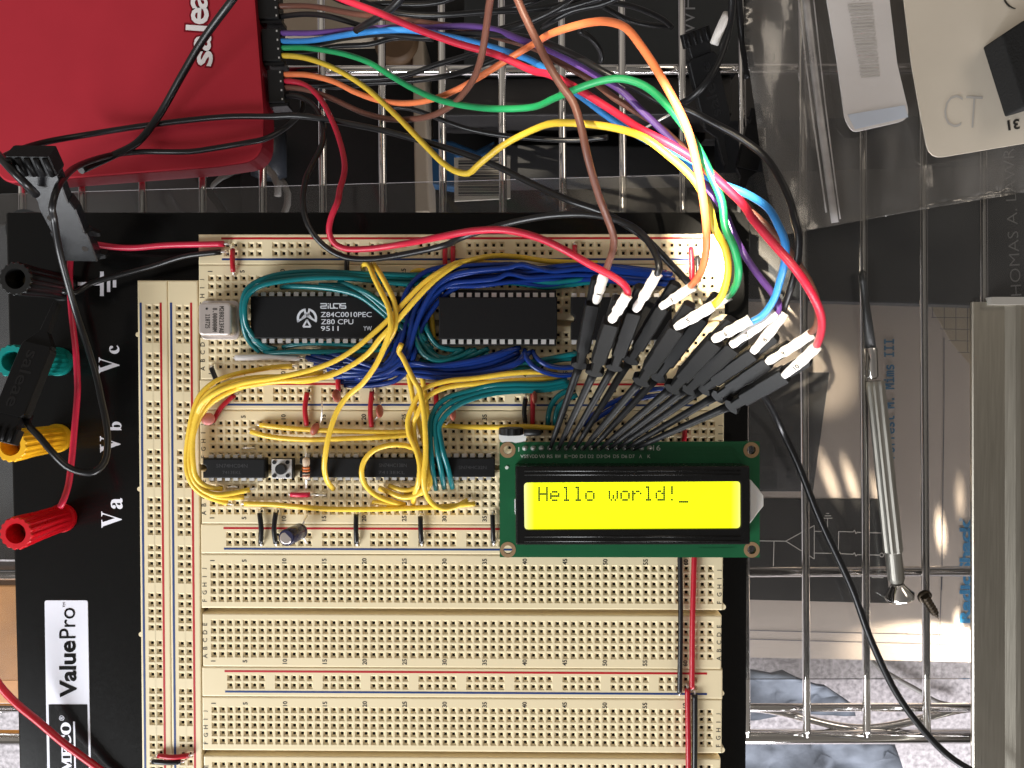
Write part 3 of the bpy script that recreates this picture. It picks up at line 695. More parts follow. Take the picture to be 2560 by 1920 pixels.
axis_lathe('handle', A[3], A[4], [(0, 2.75, 1), (.02, 2.95, 1), (.845, 3.05, 1), (.85, 2.7, 0), (.98, 2.85, 0), (1, 2.3, 0)], 'handle_steel', 28, 0.085, parent=sd)
cp = P(*X('c33', 1232, 290), -36)
axis_lathe('swivel_cap', Q('c33', 1208, 205, zs), Q('c33', 1238, 335, zs), [(0, 2.2, 0), (.12, 2.6, 0), (.70, 5.2, 0), (.9, 5.0, 0), (1, 4.2, 0)], 'chrome', 9, parent=sd)
sw = empty('wood_screw', P(2320, 1520, -36), 'short tarnished screw lying by the screwdriver cap', 'screw')
h0, h1 = Q('c33', 1426, 300, -33), Q('c33', 1508, 498, -36.4)
d = (h1 - h0).normalized()
M = Matrix.Translation(Q('c33', 1424, 302, -35.2)) @ Matrix.Rotation(rad(25), 4, Vector((d.y, -d.x, 0)).normalized() * -1)
b = MB(); b.lathe(M, [(2.2 * MM, -0.8 * MM), (2.6 * MM, 0.0), (2.5 * MM, 0.8 * MM), (1.9 * MM, 1.1 * MM), (1.2 * MM, 0.9 * MM), (0.5 * MM, 0.3 * MM)], 24); b.build('head', 'rust', sw)
b = MB(); L = (h1 - h0).length; pr = []
for k in range(33):
    t_ = k / 32; rr = (1.55 if k % 4 in (0,) else 1.05 if k % 4 == 2 else 1.25) * (1 if t_ < .7 else max(.12, (1 - t_) / .3)); pr.append((rr * MM, t_ * L))
b.lathe(Matrix.Translation(h0) @ d.to_track_quat('Z', 'X').to_matrix().to_4x4() @ Matrix.Rotation(rad(7), 4, 'X'), pr, 18, 0, False); b.build('threaded_shank', 'rust', sw)

# plastic bags with cards
def film(name, px, z, amp, m, parent, seed=0, step=0.004, th=0.12):
    from mathutils import noise
    vs, fs = outline(pxy(px, z), [], -th * MM / 2, th * MM / 2); bm = bmesh.new()
    vv = [bm.verts.new(v) for v in vs]
    for f in fs: bm.faces.new([vv[i] for i in f])
    for _ in range(6):
        long = [e_ for e_ in bm.edges if e_.calc_length() > step and abs(e_.verts[0].co.z - e_.verts[1].co.z) < 1e-6]
        if long: bmesh.ops.subdivide_edges(bm, edges=long, cuts=1); bmesh.ops.triangulate(bm, faces=bm.faces)
    for v in bm.verts:
        q = Vector((v.co.x * 38 + seed, v.co.y * 13, 0)); v.co.z += z * MM + amp * MM * (noise.fractal(q, 0.8, 2.0, 4))
    bmesh.ops.recalc_face_normals(bm, faces=bm.faces)
    me = bpy.data.meshes.new(name); bm.to_mesh(me); bm.free(); me.materials.append(MATS[m])
    for p_ in me.polygons: p_.use_smooth = True
    return link(name, me, parent)
bag = empty('zip_bag', P(2150, 250, -34), 'clear zip-lock plastic bag lying on the shelf over the rods', 'plastic bag')
film('bag_film', PL('c03', [(-20, -300), (2600, -300), (2600, 1390), (2212, 1520), (1500, 1640), (760, 1770), (260, 1865), (160, 1360), (0, 320)]), -28.5, 2.3, 'bag_film', bag, 2)
b = MB()
for a, c, w in (((425, -60), (650, 1680), 14), ((485, -60), (720, 1760), 62), ((545, -60), (760, 1730), 12)):
    z0 = -26.5
    pts_ = [Q('c03', *a, z0), Q('c03', (a[0] + c[0]) / 2 - 8, (a[1] + c[1]) / 2, z0 + .5), Q('c03', *c, z0)]
    b2 = MB(); b2.tube(spline(pts_, .004), w * KS * mmpx(z0) * MM / 2, 8, flat=0.35); b2.build('zip_ridge', 'zip_film', bag)
lb = empty('shipping_label', P(2150, 150, -25), 'white rounded label with faint grey print inside the bag', 'label')
plate('label_paper', roundpoly(pxy(PL('c03', [(620, -300), (1130, -300), (1160, 40), (1215, 500), (1320, 940), (860, 1045), (800, 930), (740, 480), (660, 0)]), -24), [.001, .001, .001, .001, .004, .004, .001, .001, .001]), [], -25 * MM, -24.4 * MM, 'card_white', lb)
b = MB()
for k in range(22): line('c03', (820 + k * 5, 40 + k * 27), (1010 + k * 3, 30 + k * 27), random.choice((8, 14, 18)), -24.2)
b.build('faint_print', 'card_faint', lb)
vs, fs = outline(pxy(PL('c03', [(820, 905), (1270, 830), (1300, 925), (880, 1020)]), -24.2), [], -24.35 * MM, -24.25 * MM); b = MB(); b.add(vs, fs); b.build('blue_band', 'card_blue', lb)
cc = empty('parts_card', P(2400, 150, -24), 'large cream card marked 31 upside down, lying on the bag', 'card')
plate('card_sheet', roundpoly(pxy(PL('c03', [(1240, -300), (2700, -300), (2700, 1050), (1470, 1255), (1400, 900), (1330, 500), (1275, 40)]), -22), [0, 0, 0, .005, 0, 0, 0]), [], -23 * MM, -22.4 * MM, 'card_cream', cc)
s = mmpx(-22) * MM * KS
b = MB(); put_text(b, '31', TM(Q('c03', 2130, 985, -22.2), 189), w=92 * s, h=80 * s, thick=0.03)
b.build('printed_number', 'print_black', cc)
b = MB(); put_text(b, '(', TM(Q('c03', 2085, 20, -22.2), 40), h=150 * s); b.build('printed_mark', 'print_black', cc)
b = MB(); put_text(b, 'CT', TM(Q('c03', 1730, 880, -22.2), -3), w=290 * s, h=250 * s, thick=-0.02); b.build('faint_lettering', 'card_faint', cc)
plate('foam_block', roundpoly(pxy(PL('c03', [(2036, 275), (2210, 160), (2500, 60), (2700, 700), (2215, 845)]), -12), .0006), [], -22.3 * MM, -12 * MM, 'foam', None, .0006)
tag(bpy.data.objects['foam_block'], 'black foam block resting on the cream card', 'foam')

# =================================================================== red logic analyser and its plugs
an = empty('logic_analyzer', P(330, 150, -38), 'red anodised metal box with white raised lettering, lying on the shelf rods', 'logic analyzer')
ZT = -26.0
poly = roundpoly(pxy(PL('c00', [(1972, -560), (2085, 900), (2075, 1268), (1700, 1322), (600, 1408), (40, 1452), (-70, 1300), (-130, 600), (-190, -480)]), ZT), [.002, .002, .0125, .002, .002, .004, .01, .002, .012], 6)
vs, fs = outline(poly, [], -37.5 * MM, ZT * MM, 0.0007); b = MB()
b.add(vs, fs); cz = ZT * MM - 0.0009
body = b.build('metal_case', ['red_metal', 'red_shade_and_rim'], an)
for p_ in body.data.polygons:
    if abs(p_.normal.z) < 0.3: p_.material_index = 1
t = MB(); s = mmpx(ZT) * MM * KS
for ch_, y, w_, h_, cx in (('s', 460, 118, 125, 1618), ('a', 335, 130, 135, 1600), ('l', 222, 42, 185, 1560), ('e', 125, 130, 140, 1578), ('a', 5, 130, 135, 1575), ('e', -120, 130, 135, 1560)):
    put_text(t, ch_, TM(Q('c00', cx, y, ZT + .25), 86), w=w_ * s, h=h_ * s, thick=0.02)
lo = t.build('lettering', 'logo_white', an)
t2 = MB()
for ch_, y, w_, h_, cx in (('s', 460, 146, 152, 1618), ('a', 335, 158, 162, 1600), ('l', 222, 70, 212, 1560), ('e', 125, 158, 167, 1578), ('a', 5, 158, 162, 1575), ('e', -120, 158, 162, 1560)):
    put_text(t2, ch_, TM(Q('c00', cx, y, ZT + .12), 86), w=w_ * s, h=h_ * s, thick=0.055)
t2.build('lettering_rim', 'red_shade_and_rim', an)
# ports in the side carry three housings
def plug(c, x0, x1, y0, y1, label):
    z = -28.5
    r = empty('wire_plug', Q(c, (x0 + x1) / 2, (y0 + y1) / 2, z), label, 'plug', 'ribbon plugs on the red box')
    pp = pxy(PL(c, [(x0, y0 + 4), (x1 - 12, y0), (x1, y1), (x0 + 14, y1 + 4)]), z)
    plate('housing', pp, [], -35 * MM, z * MM, 'plastic_black', r, .0003)
    pp = pxy(PL(c, [(x0 + 16, y1 + 6), (x1 - 4, y1 + 2), (x1 + 22, y1 + 4), (x1 + 22, y1 + 32), (x0 + 22, y1 + 40)]), z - 1)
    plate('latch_ridge', pp, [], -36 * MM, (z - 1) * MM, 'plastic_black_gloss', r, .0002)
    n = 4
    for k in range(n):
        q = Q(c, x1 - 36 + (18 * k / 3), y0 + 22 + (y1 - y0 - 44) * k / 3, z + .02)
        b = MB(); b.obox(Matrix.Translation(q), 0.5 * MM, 0.6 * MM, 0.3 * MM); b.build('contact_window', 'tin', r)
plug('c01', -10, 180, -90, 145, 'black four-way plug topmost on the red box, cut by the photo edge')
plug('c01', 40, 200, 222, 478, 'black four-way plug with purple, blue, green and yellow wires')
plug('c01', 85, 226, 548, 805, 'black four-way plug with orange, red and brown wires')

# =================================================================== chips and components
def dip(name, label, c, x0, x1, y0, y1, ztop, npins, rowspan, zbody=None, prints=(), notch=None, socket=False, pinx=None, bodyh=3.6):
    """dual in-line chip: body outline in crop pixels, npins per side"""
    a, d = Q(c, x0, y1, ztop), Q(c, x1, y0, ztop)
    root = empty(name, ((a.x + d.x) / 2, (a.y + d.y) / 2, (ztop - bodyh) * MM), label, 'chip')
    cx, cy = (a.x + d.x) / 2, (a.y + d.y) / 2; w, h = d.x - a.x, d.y - a.y
    out = [(cx - w / 2, cy - h / 2), (cx + w / 2, cy - h / 2), (cx + w / 2, cy + h / 2), (cx - w / 2, cy + h / 2)]
    if notch:
        nr = 1.2 * MM; out += [(cx - w / 2 + nr * math.sin(t * math.pi / 6) * 1.0, cy + nr * math.cos(t * math.pi / 6)) for t in range(0, 7)]
    plate('chip_body', out, [], (ztop - bodyh) * MM, ztop * MM, 'chip_black', root, 0.00035)
    # shared pin mesh
    pitch = PT; xs0 = (Q(c, pinx[0], y0, ztop).x if pinx else cx - (npins - 1) * pitch / 2)
    b = MB(); zp = -0.45 * bodyh * MM
    reach = (rowspan * PT - h) / 2
    b.box((-0.75 * MM, -0.2 * MM, zp - .15 * MM), (0.75 * MM, reach + 0.25 * MM, zp + .12 * MM))
    b.box((-0.75 * MM, reach, zp - 1.5 * MM), (0.75 * MM, reach + 0.25 * MM, zp - .15 * MM))
    b.box((-0.28 * MM, reach, -ztop * MM - 3 * MM), (0.28 * MM, reach + 0.25 * MM, zp - 1.5 * MM))
    proto = None
    for side in (1, -1):
        for k in range(npins):
            if proto is None: o = b.build('pin', 'tin', root); proto = o
            else:
                o = proto.copy(); COL.objects.link(o); o.parent = root
            o.location = Vector((xs0 + k * pitch, cy + side * h / 2, ztop * MM)) - root.location
            if side < 0: o.rotation_euler = (0, 0, math.pi)
    if prints:
        t = MB(); s = mmpx(ztop) * MM * KS
        for body_, px, py, w_, h_, ang in prints: put_text(t, body_, TM(Q(c, px, py, ztop + .06), ang), w=w_ * s if w_ else None, h=h_ * s if h_ else None, thick=0.005)
        t.build('marking', 'chip_print' if prints[0][3] and len(prints) > 2 else 'chip_faint', root)
    return root
cpu = dip('processor_chip', 'long black 40-pin processor chip with white lettering and a round emblem', 'c11', 462, 1750, 822, 1158, 5.0, 20, 6, notch=None,
    prints=(('Z84C0010PEC', 1218, 968, 404, 40, 0), ('Z80 CPU', 1147, 1025, 256, 40, 0), ('9511', 1088, 1078, 140, 38, 0), ('YW', 1387, 1078, 66, 36, 0)))
# emblem and maker lettering drawn from strokes
b = MB(); zc = 5.06
def arcband(cx, cy, r0, r1, a0, a1, n=12):
    ps = [(cx + r1 * math.cos(rad(a0 + (a1 - a0) * k / n)), cy - r1 * math.sin(rad(a0 + (a1 - a0) * k / n))) for k in range(n + 1)]
    ps += [(cx + r0 * math.cos(rad(a1 + (a0 - a1) * k / n)), cy - r0 * math.sin(rad(a1 + (a0 - a1) * k / n))) for k in range(n + 1)]
    for k in range(n): b.add([Q('c11', *ps[k], zc), Q('c11', *ps[k + 1], zc), Q('c11', *ps[2 * n - k], zc), Q('c11', *ps[2 * n + 1 - k], zc)], [(0, 1, 2, 3)])
EX, EY = 908, 998
arcband(EX, EY, 62, 80, -22, 72); arcband(EX, EY, 62, 80, 108, 202)
for a, q in (((EX - 76, EY + 26), (EX - 12, EY - 12)), ((EX - 18, EY - 76), (EX - 10, EY - 8)), ((EX + 76, EY + 26), (EX + 12, EY - 12)), ((EX + 18, EY - 76), (EX + 10, EY - 8)), ((EX - 44, EY + 8), (EX - 2, EY - 44)), ((EX + 44, EY + 8), (EX + 2, EY - 44)),
             ((EX, EY + 12), (EX - 30, EY + 66)), ((EX, EY + 12), (EX + 30, EY + 66)), ((EX - 30, EY + 66), (EX + 30, EY + 66))): line('c11', a, q, 14, zc, b)
for seg in (((1016, 882), (1062, 882)), ((1062, 882), (1062, 900)), ((1062, 900), (1018, 902)), ((1018, 902), (1018, 918)), ((1018, 918), (1062, 918)), ((1076, 898), (1076, 921)), ((1076, 880), (1076, 886)), ((1092, 880), (1092, 918)), ((1092, 918), (1130, 918)),
            ((1118, 882), (1168, 882)), ((1118, 882), (1118, 916)), ((1168, 882), (1168, 918)), ((1136, 918), (1152, 918)), ((1118, 906), (1136, 918)), ((1176, 882), (1215, 882)), ((1176, 882), (1176, 900)), ((1176, 900), (1214, 900)), ((1214, 900), (1214, 918)), ((1176, 918), (1214, 918))):
    line('c11', *seg, 8, zc, b)
b.build('emblem', 'chip_print', cpu)
sk = empty('chip_socket', Q('c12', 770, 740, 0), 'low black socket with two contact rows, under the unmarked chip', 'socket')
a, d = Q('c12', 310, 958, 3.6), Q('c12', 1235, 522, 3.6)
plate('socket_frame', [(a.x, a.y), (d.x, a.y), (d.x, d.y), (a.x, d.y)], [[(a.x + 3 * MM, a.y + 3 * MM), (d.x - 3 * MM, a.y + 3 * MM), (d.x - 3 * MM, d.y - 3 * MM), (a.x + 3 * MM, d.y - 3 * MM)]], 0.1 * MM, 3.6 * MM, 'plastic_black', sk, .0002)
dip('memory_chip', 'wide unmarked black 28-pin chip seated in a socket', 'c12', 306, 1243, 576, 910, 7.0, 14, 6, pinx=(347, 0), bodyh=4.0)
dip('memory_chip', 'black notched chip half hidden under the test clips', 'c12', 1352, 2150, 576, 915, 5.5, 12, 6, pinx=(1378, 0), notch=True)
for c, x0, x1, y0, y1, lab, pr in (
    ('c20', 148, 638, 906, 1060, 'short black 14-pin chip beside the push button, leftmost chip of the lower row', (('SN74HC04N', 378, 962, 250, 30, 0), ('7413EKL', 378, 1015, 150, 26, 0))),
    ('c20', 912, 1402, 900, 1055, 'black 14-pin chip under the resistor and the hanging yellow wire', ()),
    ('c20', 1408, 1900, 900, 1055, 'black 14-pin chip ringed by a yellow wire loop', (('SN74HC138N', 1650, 958, 220, 28, 0), ('7413EKL', 1640, 1015, 210, 26, 0))),
    ('c20', 1968, 2455, 900, 1052, 'black 14-pin chip between the teal wires and the green display board', (('SN74HC32N', 2280, 975, 220, 26, 0),))):
    lab = lab.replace(', leftmost chip of the lower row', ' and the yellow wire bend')
    dip('logic_chip', lab, c, x0, x1, y0, y1, 4.2, 7, 3, prints=pr, notch=True)
# oscillator can
os_ = empty('crystal_oscillator', Q('c10', 1735, 1010, 0), 'square silver oscillator can printed with black numbers', 'oscillator')
a, d = Q('c10', 1588, 1166, 0.8), Q('c10', 1888, 858, 0.8)
plate('flange', rrect(a.x, a.y, d.x, d.y, 1.6 * MM), [], 0.2 * MM, 0.9 * MM, 'can_metal', os_, .0002)
a, d = Q('c10', 1568, 1134, 6.2), Q('c10', 1822, 874, 6.2)
plate('can', rrect(a.x, a.y, d.x, d.y, 1.3 * MM), [], 0.9 * MM, 6.2 * MM, 'can_metal', os_, .0006)
t = MB(); s = mmpx(6.2) * MM * KS
for body_, x, y, w_ in (('M280213FAD', 1750, 1010, 215), ('8.000000M', 1697, 1010, 188), ('110725', 1640, 1022, 110)):
    put_text(t, body_, TM(Q('c10', x, y, 6.27), -91), w=w_ * s, h=36 * s, fnt='DejaVuSansMono.woff2', thick=0.015)
t.add([Q('c10', 1633 + 10 * math.cos(k * .7), 922 - 10 * math.sin(k * .7), 6.27) for k in range(9)], [tuple(range(9))])
t.build('marking', 'print_black', os_)
# push button
pb = empty('push_button', Q('c20', 775, 985, 0), 'small square tactile push button with black round plunger', 'button')
a, d = Q('c20', 692, 1062, 3.2), Q('c20', 850, 910, 3.2)
plate('base', [(a.x - .1 * MM, a.y - .1 * MM), (d.x + .3 * MM, a.y - .1 * MM), (d.x + .3 * MM, d.y + .1 * MM), (a.x - .1 * MM, d.y + .1 * MM)], [], 0.2 * MM, 2.8 * MM, 'plastic_black', pb)
plate('cover_plate', [(a.x, a.y), (d.x, a.y), (d.x, d.y), (a.x, d.y)], [], 2.8 * MM, 3.2 * MM, 'tin', pb, .0001)
q = Q('c20', 766, 988, 4); b = MB(); b.lathe(Matrix.Translation((q.x, q.y, 3.2 * MM)), [(1.75 * MM, 0), (1.7 * MM, 1.4 * MM), (1.5 * MM, 1.6 * MM)], 24); b.build('plunger', 'plastic_black', pb)
for x, y in ((714, 934), (818, 934), (714, 1040), (820, 1040)):
    q = Q('c20', x, y, 3.2); b = MB(); b.lathe(Matrix.Translation((q.x, q.y, 3.2 * MM)), [(.65 * MM, 0), (.6 * MM, .35 * MM)], 14); b.build('rivet', 'plastic_black', pb)
# resistor
rs = empty('resistor', Q('c20', 965, 985, 5), 'beige resistor with orange and black bands standing across the chip end', 'resistor')
b = MB(); L = [(835, 6.2), (870, 6.2), (905, 6.4), (935, 6.4), (1030, 6.2), (1062, 6.2), (1090, 5.6), (1140, .2)]
ys = [895, 902, 915, 945, 960, 1015, 1030, 1045, 1058, 1064]; rr = [.5, .95, 1.1, 1.1, .95, .95, 1.1, 1.1, .95, .5]
b.tube([Q('c20', 965, y, 6.3) for y in ys], [r * MM for r in rr], 16); b.build('resistor_body', 'resistor', rs)
for y, m in ((978, 'band_orange'), (1000, 'band_orange'), (1018, 'band_black'), (1040, 'band_brown')):
    b = MB(); b.tube([Q('c20', 965, y - 7, 6.3), Q('c20', 965, y + 7, 6.3)], 1.13 * MM, 16); b.build('colour_band', m, rs)
for ps in ([(965, 900, 6.3), (967, 850, 5.8), (968, 826, 1.5), (968, 822, -3)], [(965, 1060, 6.3), (965, 1110, 5), (965, 1135, 1), (966, 1142, -3)]):
    b = MB(); b.tube(spline([Q('c20', *p) for p in ps], .0008), .33 * MM, 8); b.build('lead', 'tin', rs)
# electrolytic capacitor leaning over
ec = empty('electrolytic_capacitor', Q('c20', 930, 1470, 2), 'leaning dark blue can capacitor with a silver top', 'capacitor')
axis_lathe('can', Q('c20', 918, 1478, 3.5), Q('c20', 806, 1532, 12.5), [(0, 2.1, 0), (.02, 2.55, 0), (.1, 2.55, 0), (.13, 2.3, 0), (.17, 2.55, 0), (.97, 2.55, 0), (1, 2.3, 0)], 'blue_sleeve', 28, parent=ec)
dd = (Q('c20', 806, 1532, 12.5) - Q('c20', 918, 1478, 3.5)).normalized()
axis_lathe('metal_top', Q('c20', 806, 1532, 12.5) - dd * .1 * MM, Q('c20', 806, 1532, 12.5) + dd * .25 * MM, [(0, 1.9, 0), (.5, 1.88, 0), (1, 1.6, 0)], 'can_metal', 26, parent=ec)
for ps in ([(928, 1462, 4), (945, 1410, 4), (975, 1345, 1), (985, 1325, -3)], [(935, 1490, 3.5), (960, 1560, 2), (985, 1578, -2)]):
    b = MB(); b.tube(spline([Q('c20', *p) for p in ps], .0008), .3 * MM, 8); b.build('lead', 'tin', ec)
# ceramic capacitors
def disc(label, c, x, y, z, rx, rz, ang, thick, m, legs):
    r = empty('ceramic_capacitor', Q(c, x, y, 0), label, 'capacitor')
    b = MB(); rings = []
    Mx = Matrix.Translation(Q(c, x, y, z)) @ Matrix.Rotation(rad(ang), 4, 'Z') @ Matrix.Rotation(rad(rz), 4, 'X')
    n = 18
    for k in range(9):
        f = math.cos(math.pi * (k / 8 - .5)); zt = math.sin(math.pi * (k / 8 - .5))
        rings.append([Mx @ Vector((rx * MM * max(.03, f) * math.cos(2 * math.pi * j / n), rx * 1.05 * MM * max(.03, f) * math.sin(2 * math.pi * j / n), zt * thick * MM)) for j in range(n)])
    b.loft(rings, 0, True); b.build('disc', m, r)
    for ps in legs:
        b = MB(); b.tube(spline([Q(c, *p) for p in ps], .0007), .25 * MM, 6); b.build('lead', 'tin', r)
disc('brown disc capacitor tucked beside the short red jumper under the yellow wires', 'c20', 1205, 410, 4, 2.1, 72, 100, .85, 'amber_cap', [[(1200, 440, 2), (1170, 440, -2)], [(1215, 370, 3), (1236, 372, -2)]])
disc('brown disc capacitor with one long bent lead over the number 15', 'c20', 1034, 672, 4, 2.1, 74, 70, .8, 'amber_cap', [[(1070, 625, 3), (1085, 590, 4), (1090, 520, 5), (1090, 465, 3), (1108, 440, -2)], [(1010, 715, 3), (990, 692, -2)]])
disc('brown disc capacitor beside the red jumper at number 20', 'c20', 1546, 530, 4.5, 2.1, 75, 92, .8, 'amber_cap', [[(1552, 480, 3), (1556, 440, -2)], [(1530, 575, 3), (1490, 620, -2)]])
disc('brown disc capacitor beside the teal wire bend at number 30', 'c20', 2125, 555, 4.5, 2.0, 75, 92, .8, 'amber_cap', [[(2110, 595, 3), (2060, 650, 1), (2050, 690, -2)]])
disc('pinkish disc capacitor under the yellow wire bundle with a printed figure', 'c20', 190, 592, 4, 2.0, 35, 120, 1.1, 'pink_cap', [[(220, 610, 3), (222, 628, -2)], [(160, 625, 3), (160, 650, -2)]])
disc('brown disc capacitor leaning on the red jumper beside the test clips', 'c12', 1063, 1370, 4.5, 2.0, 75, 92, .75, 'amber_cap', [[(1060, 1320, 3), (1058, 1300, -2)], [(1070, 1420, 3), (1075, 1440, -2)]])
# staples
def staple(c, p0, p1, label):
    b = MB(); (x0, y0), (x1, y1) = p0, p1
    b.tube(spline([Q(c, x0, y0, -3), Q(c, x0, y0, .6), Q(c, (x0 + x1) / 2, (y0 + y1) / 2, 1.0), Q(c, x1, y1, .6), Q(c, x1, y1, -3)], .0007), .3 * MM, 8)
    tag(b.build('wire_staple', 'tin'), label, 'bare jumper')
staple('c20', (472, 820), (548, 820), 'bare silver wire staple above the short chip in row G')
staple('c20', (1040, 1193), (1112, 1192), 'bare silver wire staple next to the pink link wire')
staple('c20', (350, 1130), (412, 1130), 'bare silver wire staple under the short chip by the yellow ends')
# trimmer
tp = empty('trimmer_pot', Q('c22', 120, 120, 2), 'black thumbwheel trimmer on a white base at the corner of the display', 'trimmer')
plate('base', roundpoly(pxy(PL('c22', [(22, 110), (235, 110), (238, 165), (150, 184), (130, 172), (70, 172), (50, 182), (24, 150)]), 9), .0003), [], .5 * MM, 9 * MM, 'white_plastic', tp)
q0, q1 = Q('c22', 120, 60, 9.5), Q('c22', 120, 118, 9.5)
axis_lathe('thumbwheel', q0, q1, [(0, 3.2, 0), (.1, 3.6, 1), (.9, 3.6, 1), (1, 3.3, 0)], 'plastic_black', 40, 0.03, parent=tp)
b = MB(); b.tube([Q('c22', 220, 100, 9.5), Q('c22', 330, 100, 9.5), Q('c22', 358, 102, 9.3)], [1.0 * MM, .9 * MM, .6 * MM], 12); b.build('shaft', 'plastic_black', tp)

# =================================================================== display module
lcd = empty('display_module', Q('c22', 1050, 640, 3), 'green display board with lit yellow screen reading Hello world', 'display')
ZB = 9.0
holes = [circ(*Q('c22', x, y, ZB).xy, 1.35 * MM) for x, y in ((92, 237), (2017, 237), (94, 1025), (2020, 1025))]
pcb = pxy(PL('c22', [(28, 176), (2083, 171), (2083, 1086), (30, 1084)]), ZB)
plate('circuit_board', pcb, holes, (ZB - 1.6) * MM, ZB * MM, 'pcb', lcd)
for x, y in ((92, 237), (2017, 237), (94, 1025), (2020, 1025)):
    q = Q('c22', x, y, ZB); plate('mounting_ring', circ(q.x, q.y, 2.4 * MM, 28), [circ(q.x, q.y, 1.35 * MM)], (ZB - 1.65) * MM, (ZB + .08) * MM, 'copper_ring', lcd)
b = MB()
for seg in (((1420, 215), (1860, 213)), ((1860, 213), (1960, 300)), ((1960, 300), (1960, 350)), ((1420, 240), (1850, 240)), ((1420, 215), (1420, 240)), ((1280, 270), (1880, 268)), ((1880, 268), (1935, 330)), ((1935, 330), (1935, 352)), ((1610, 1015), (1880, 1013)), ((1880, 1013), (1920, 985)), ((220, 340), (390, 340)), ((950, 340), (1140, 340)), ((1700, 335), (1890, 335))):
    line('c22', *seg, 11, ZB + .08, b)
b.build('copper_trace', 'pcb_trace', lcd)
t = MB(); s = mmpx(ZB) * MM * KS
names = ['VSS', 'VDD', 'V0', 'RS', 'RW', 'E', 'D0', 'D1', 'D2', 'D3', 'D4', 'D5', 'D6', 'D7', 'A', 'K']
nx = [225, 297, 362, 425, 491, 553, 622, 685, 749, 818, 880, 948, 1014, 1073, 1142, 1208]
for nm, x in zip(names, nx): put_text(t, nm, TM(Q('c22', x, 287, ZB + .1)), w=(22 * len(nm)) * s, h=27 * s, thick=0.004)
put_text(t, '1', TM(Q('c22', 180, 232, ZB + .1)), h=36 * s); put_text(t, '16', TM(Q('c22', 1270, 220, ZB + .1)), w=58 * s, h=42 * s)
for x, w_ in ((582, 22), (848, 8)): line('c22', (x - w_ / 2, 284), (x + w_ / 2, 284), 4, ZB + .1, t)
t.build('pin_lettering', 'silk', lcd)
q = Q('c22', 85, 375, ZB); b = MB(); b.lathe(Matrix.Translation((q.x, q.y, ZB * MM)), [(.55 * MM, 0), (.5 * MM, .25 * MM)], 14); b.build('solder_dot', 'silk', lcd)
b = MB(); b.lathe(Matrix.Translation((0, 0, 0)), [(.85 * MM, 0), (.6 * MM, .4 * MM), (.33 * MM, 1.0 * MM), (.3 * MM, 1.7 * MM), (.2 * MM, 1.8 * MM)], 14)
proto = None
for k in range(16):
    q = Q('c22', 228 + 65.7 * k, 222, ZB)
    if proto is None: o = b.build('solder_pin', 'tin', lcd); proto = o
    else: o = proto.copy(); COL.objects.link(o); o.parent = lcd
    o.location = Vector((q.x, q.y, ZB * MM)) - lcd.location
b = MB(); a, d = Q('c22', 205, 240, 7), Q('c22', 1240, 190, 7); b.box((a.x, a.y, 0.3 * MM), (d.x, d.y, 7.3 * MM)); b.build('pin_header', 'plastic_black', lcd)
ZW = 16.2
win = roundpoly(pxy(PL('c22', [(222, 498), (1933, 488), (1934, 858), (226, 868)]), ZW), .0011)
bz = roundpoly(pxy(PL('c22', [(152, 366), (2006, 364), (2010, 985), (156, 988)]), ZW), .0006)
plate('bezel', bz, [win], ZB * MM, ZW * MM, 'bezel', lcd, .0005)
for y in (402, 432, 922, 958):
    b = MB(); b.tube([Q('c22', 225, y, ZW), Q('c22', 1930, y - 2, ZW)], .28 * MM, 8, flat=.5); b.build('pressed_rib', 'bezel', lcd)
sc_ = plate('screen', pxy(PL('c22', [(215, 490), (1940, 480), (1942, 866), (218, 876)]), ZW - .8), [], (ZW - 2.2) * MM, (ZW - .8) * MM, 'screen_yellow', lcd)
DOT = {'H': '10001 10001 10001 11111 10001 10001 10001', 'e': '00000 00000 01110 10001 11111 10000 01110', 'l': '01100 00100 00100 00100 00100 00100 01110', 'o': '00000 00000 01110 10001 10001 10001 01110',
       'w': '00000 00000 10001 10001 10101 10101 01010', 'r': '00000 00000 10110 11001 10000 10000 10000', 'd': '00001 00001 01101 10011 10001 10001 01111', '!': '00100 00100 00100 00100 00000 00000 00100', '_': '00000 00000 00000 00000 00000 00000 00000 11111'}
zd = ZW - .74
for i, chh in enumerate('Hello world!_'):
    if chh == ' ': continue
    b = MB(); ox = 333 + 92.6 * i; oy = 527 - 0.45 * i
    for rw, bits in enumerate(DOT[chh].split()):
        for cl, v in enumerate(bits):
            if v == '1':
                x, y = ox + 15.5 * cl, oy + 16.7 * rw
                b.add([Q('c22', x, y + 15.6, zd), Q('c22', x + 14.4, y + 15.6, zd), Q('c22', x + 14.4, y, zd), Q('c22', x, y, zd)], [(0, 1, 2, 3)])
    b.build('character', 'screen_dot', sc_)
plate('backlight_tab', pxy(PL('c22', [(2004, 470), (2018, 478), (2072, 540), (2114, 600), (2116, 680), (2070, 735), (2030, 790), (2004, 822)]), 12), [], 9.6 * MM, 12 * MM, 'white_plastic', lcd, .0003)
plate('backlight_edge', pxy(PL('c22', [(146, 625), (156, 625), (156, 755), (146, 720)]), 11), [], 9.6 * MM, 11 * MM, 'white_plastic', lcd)

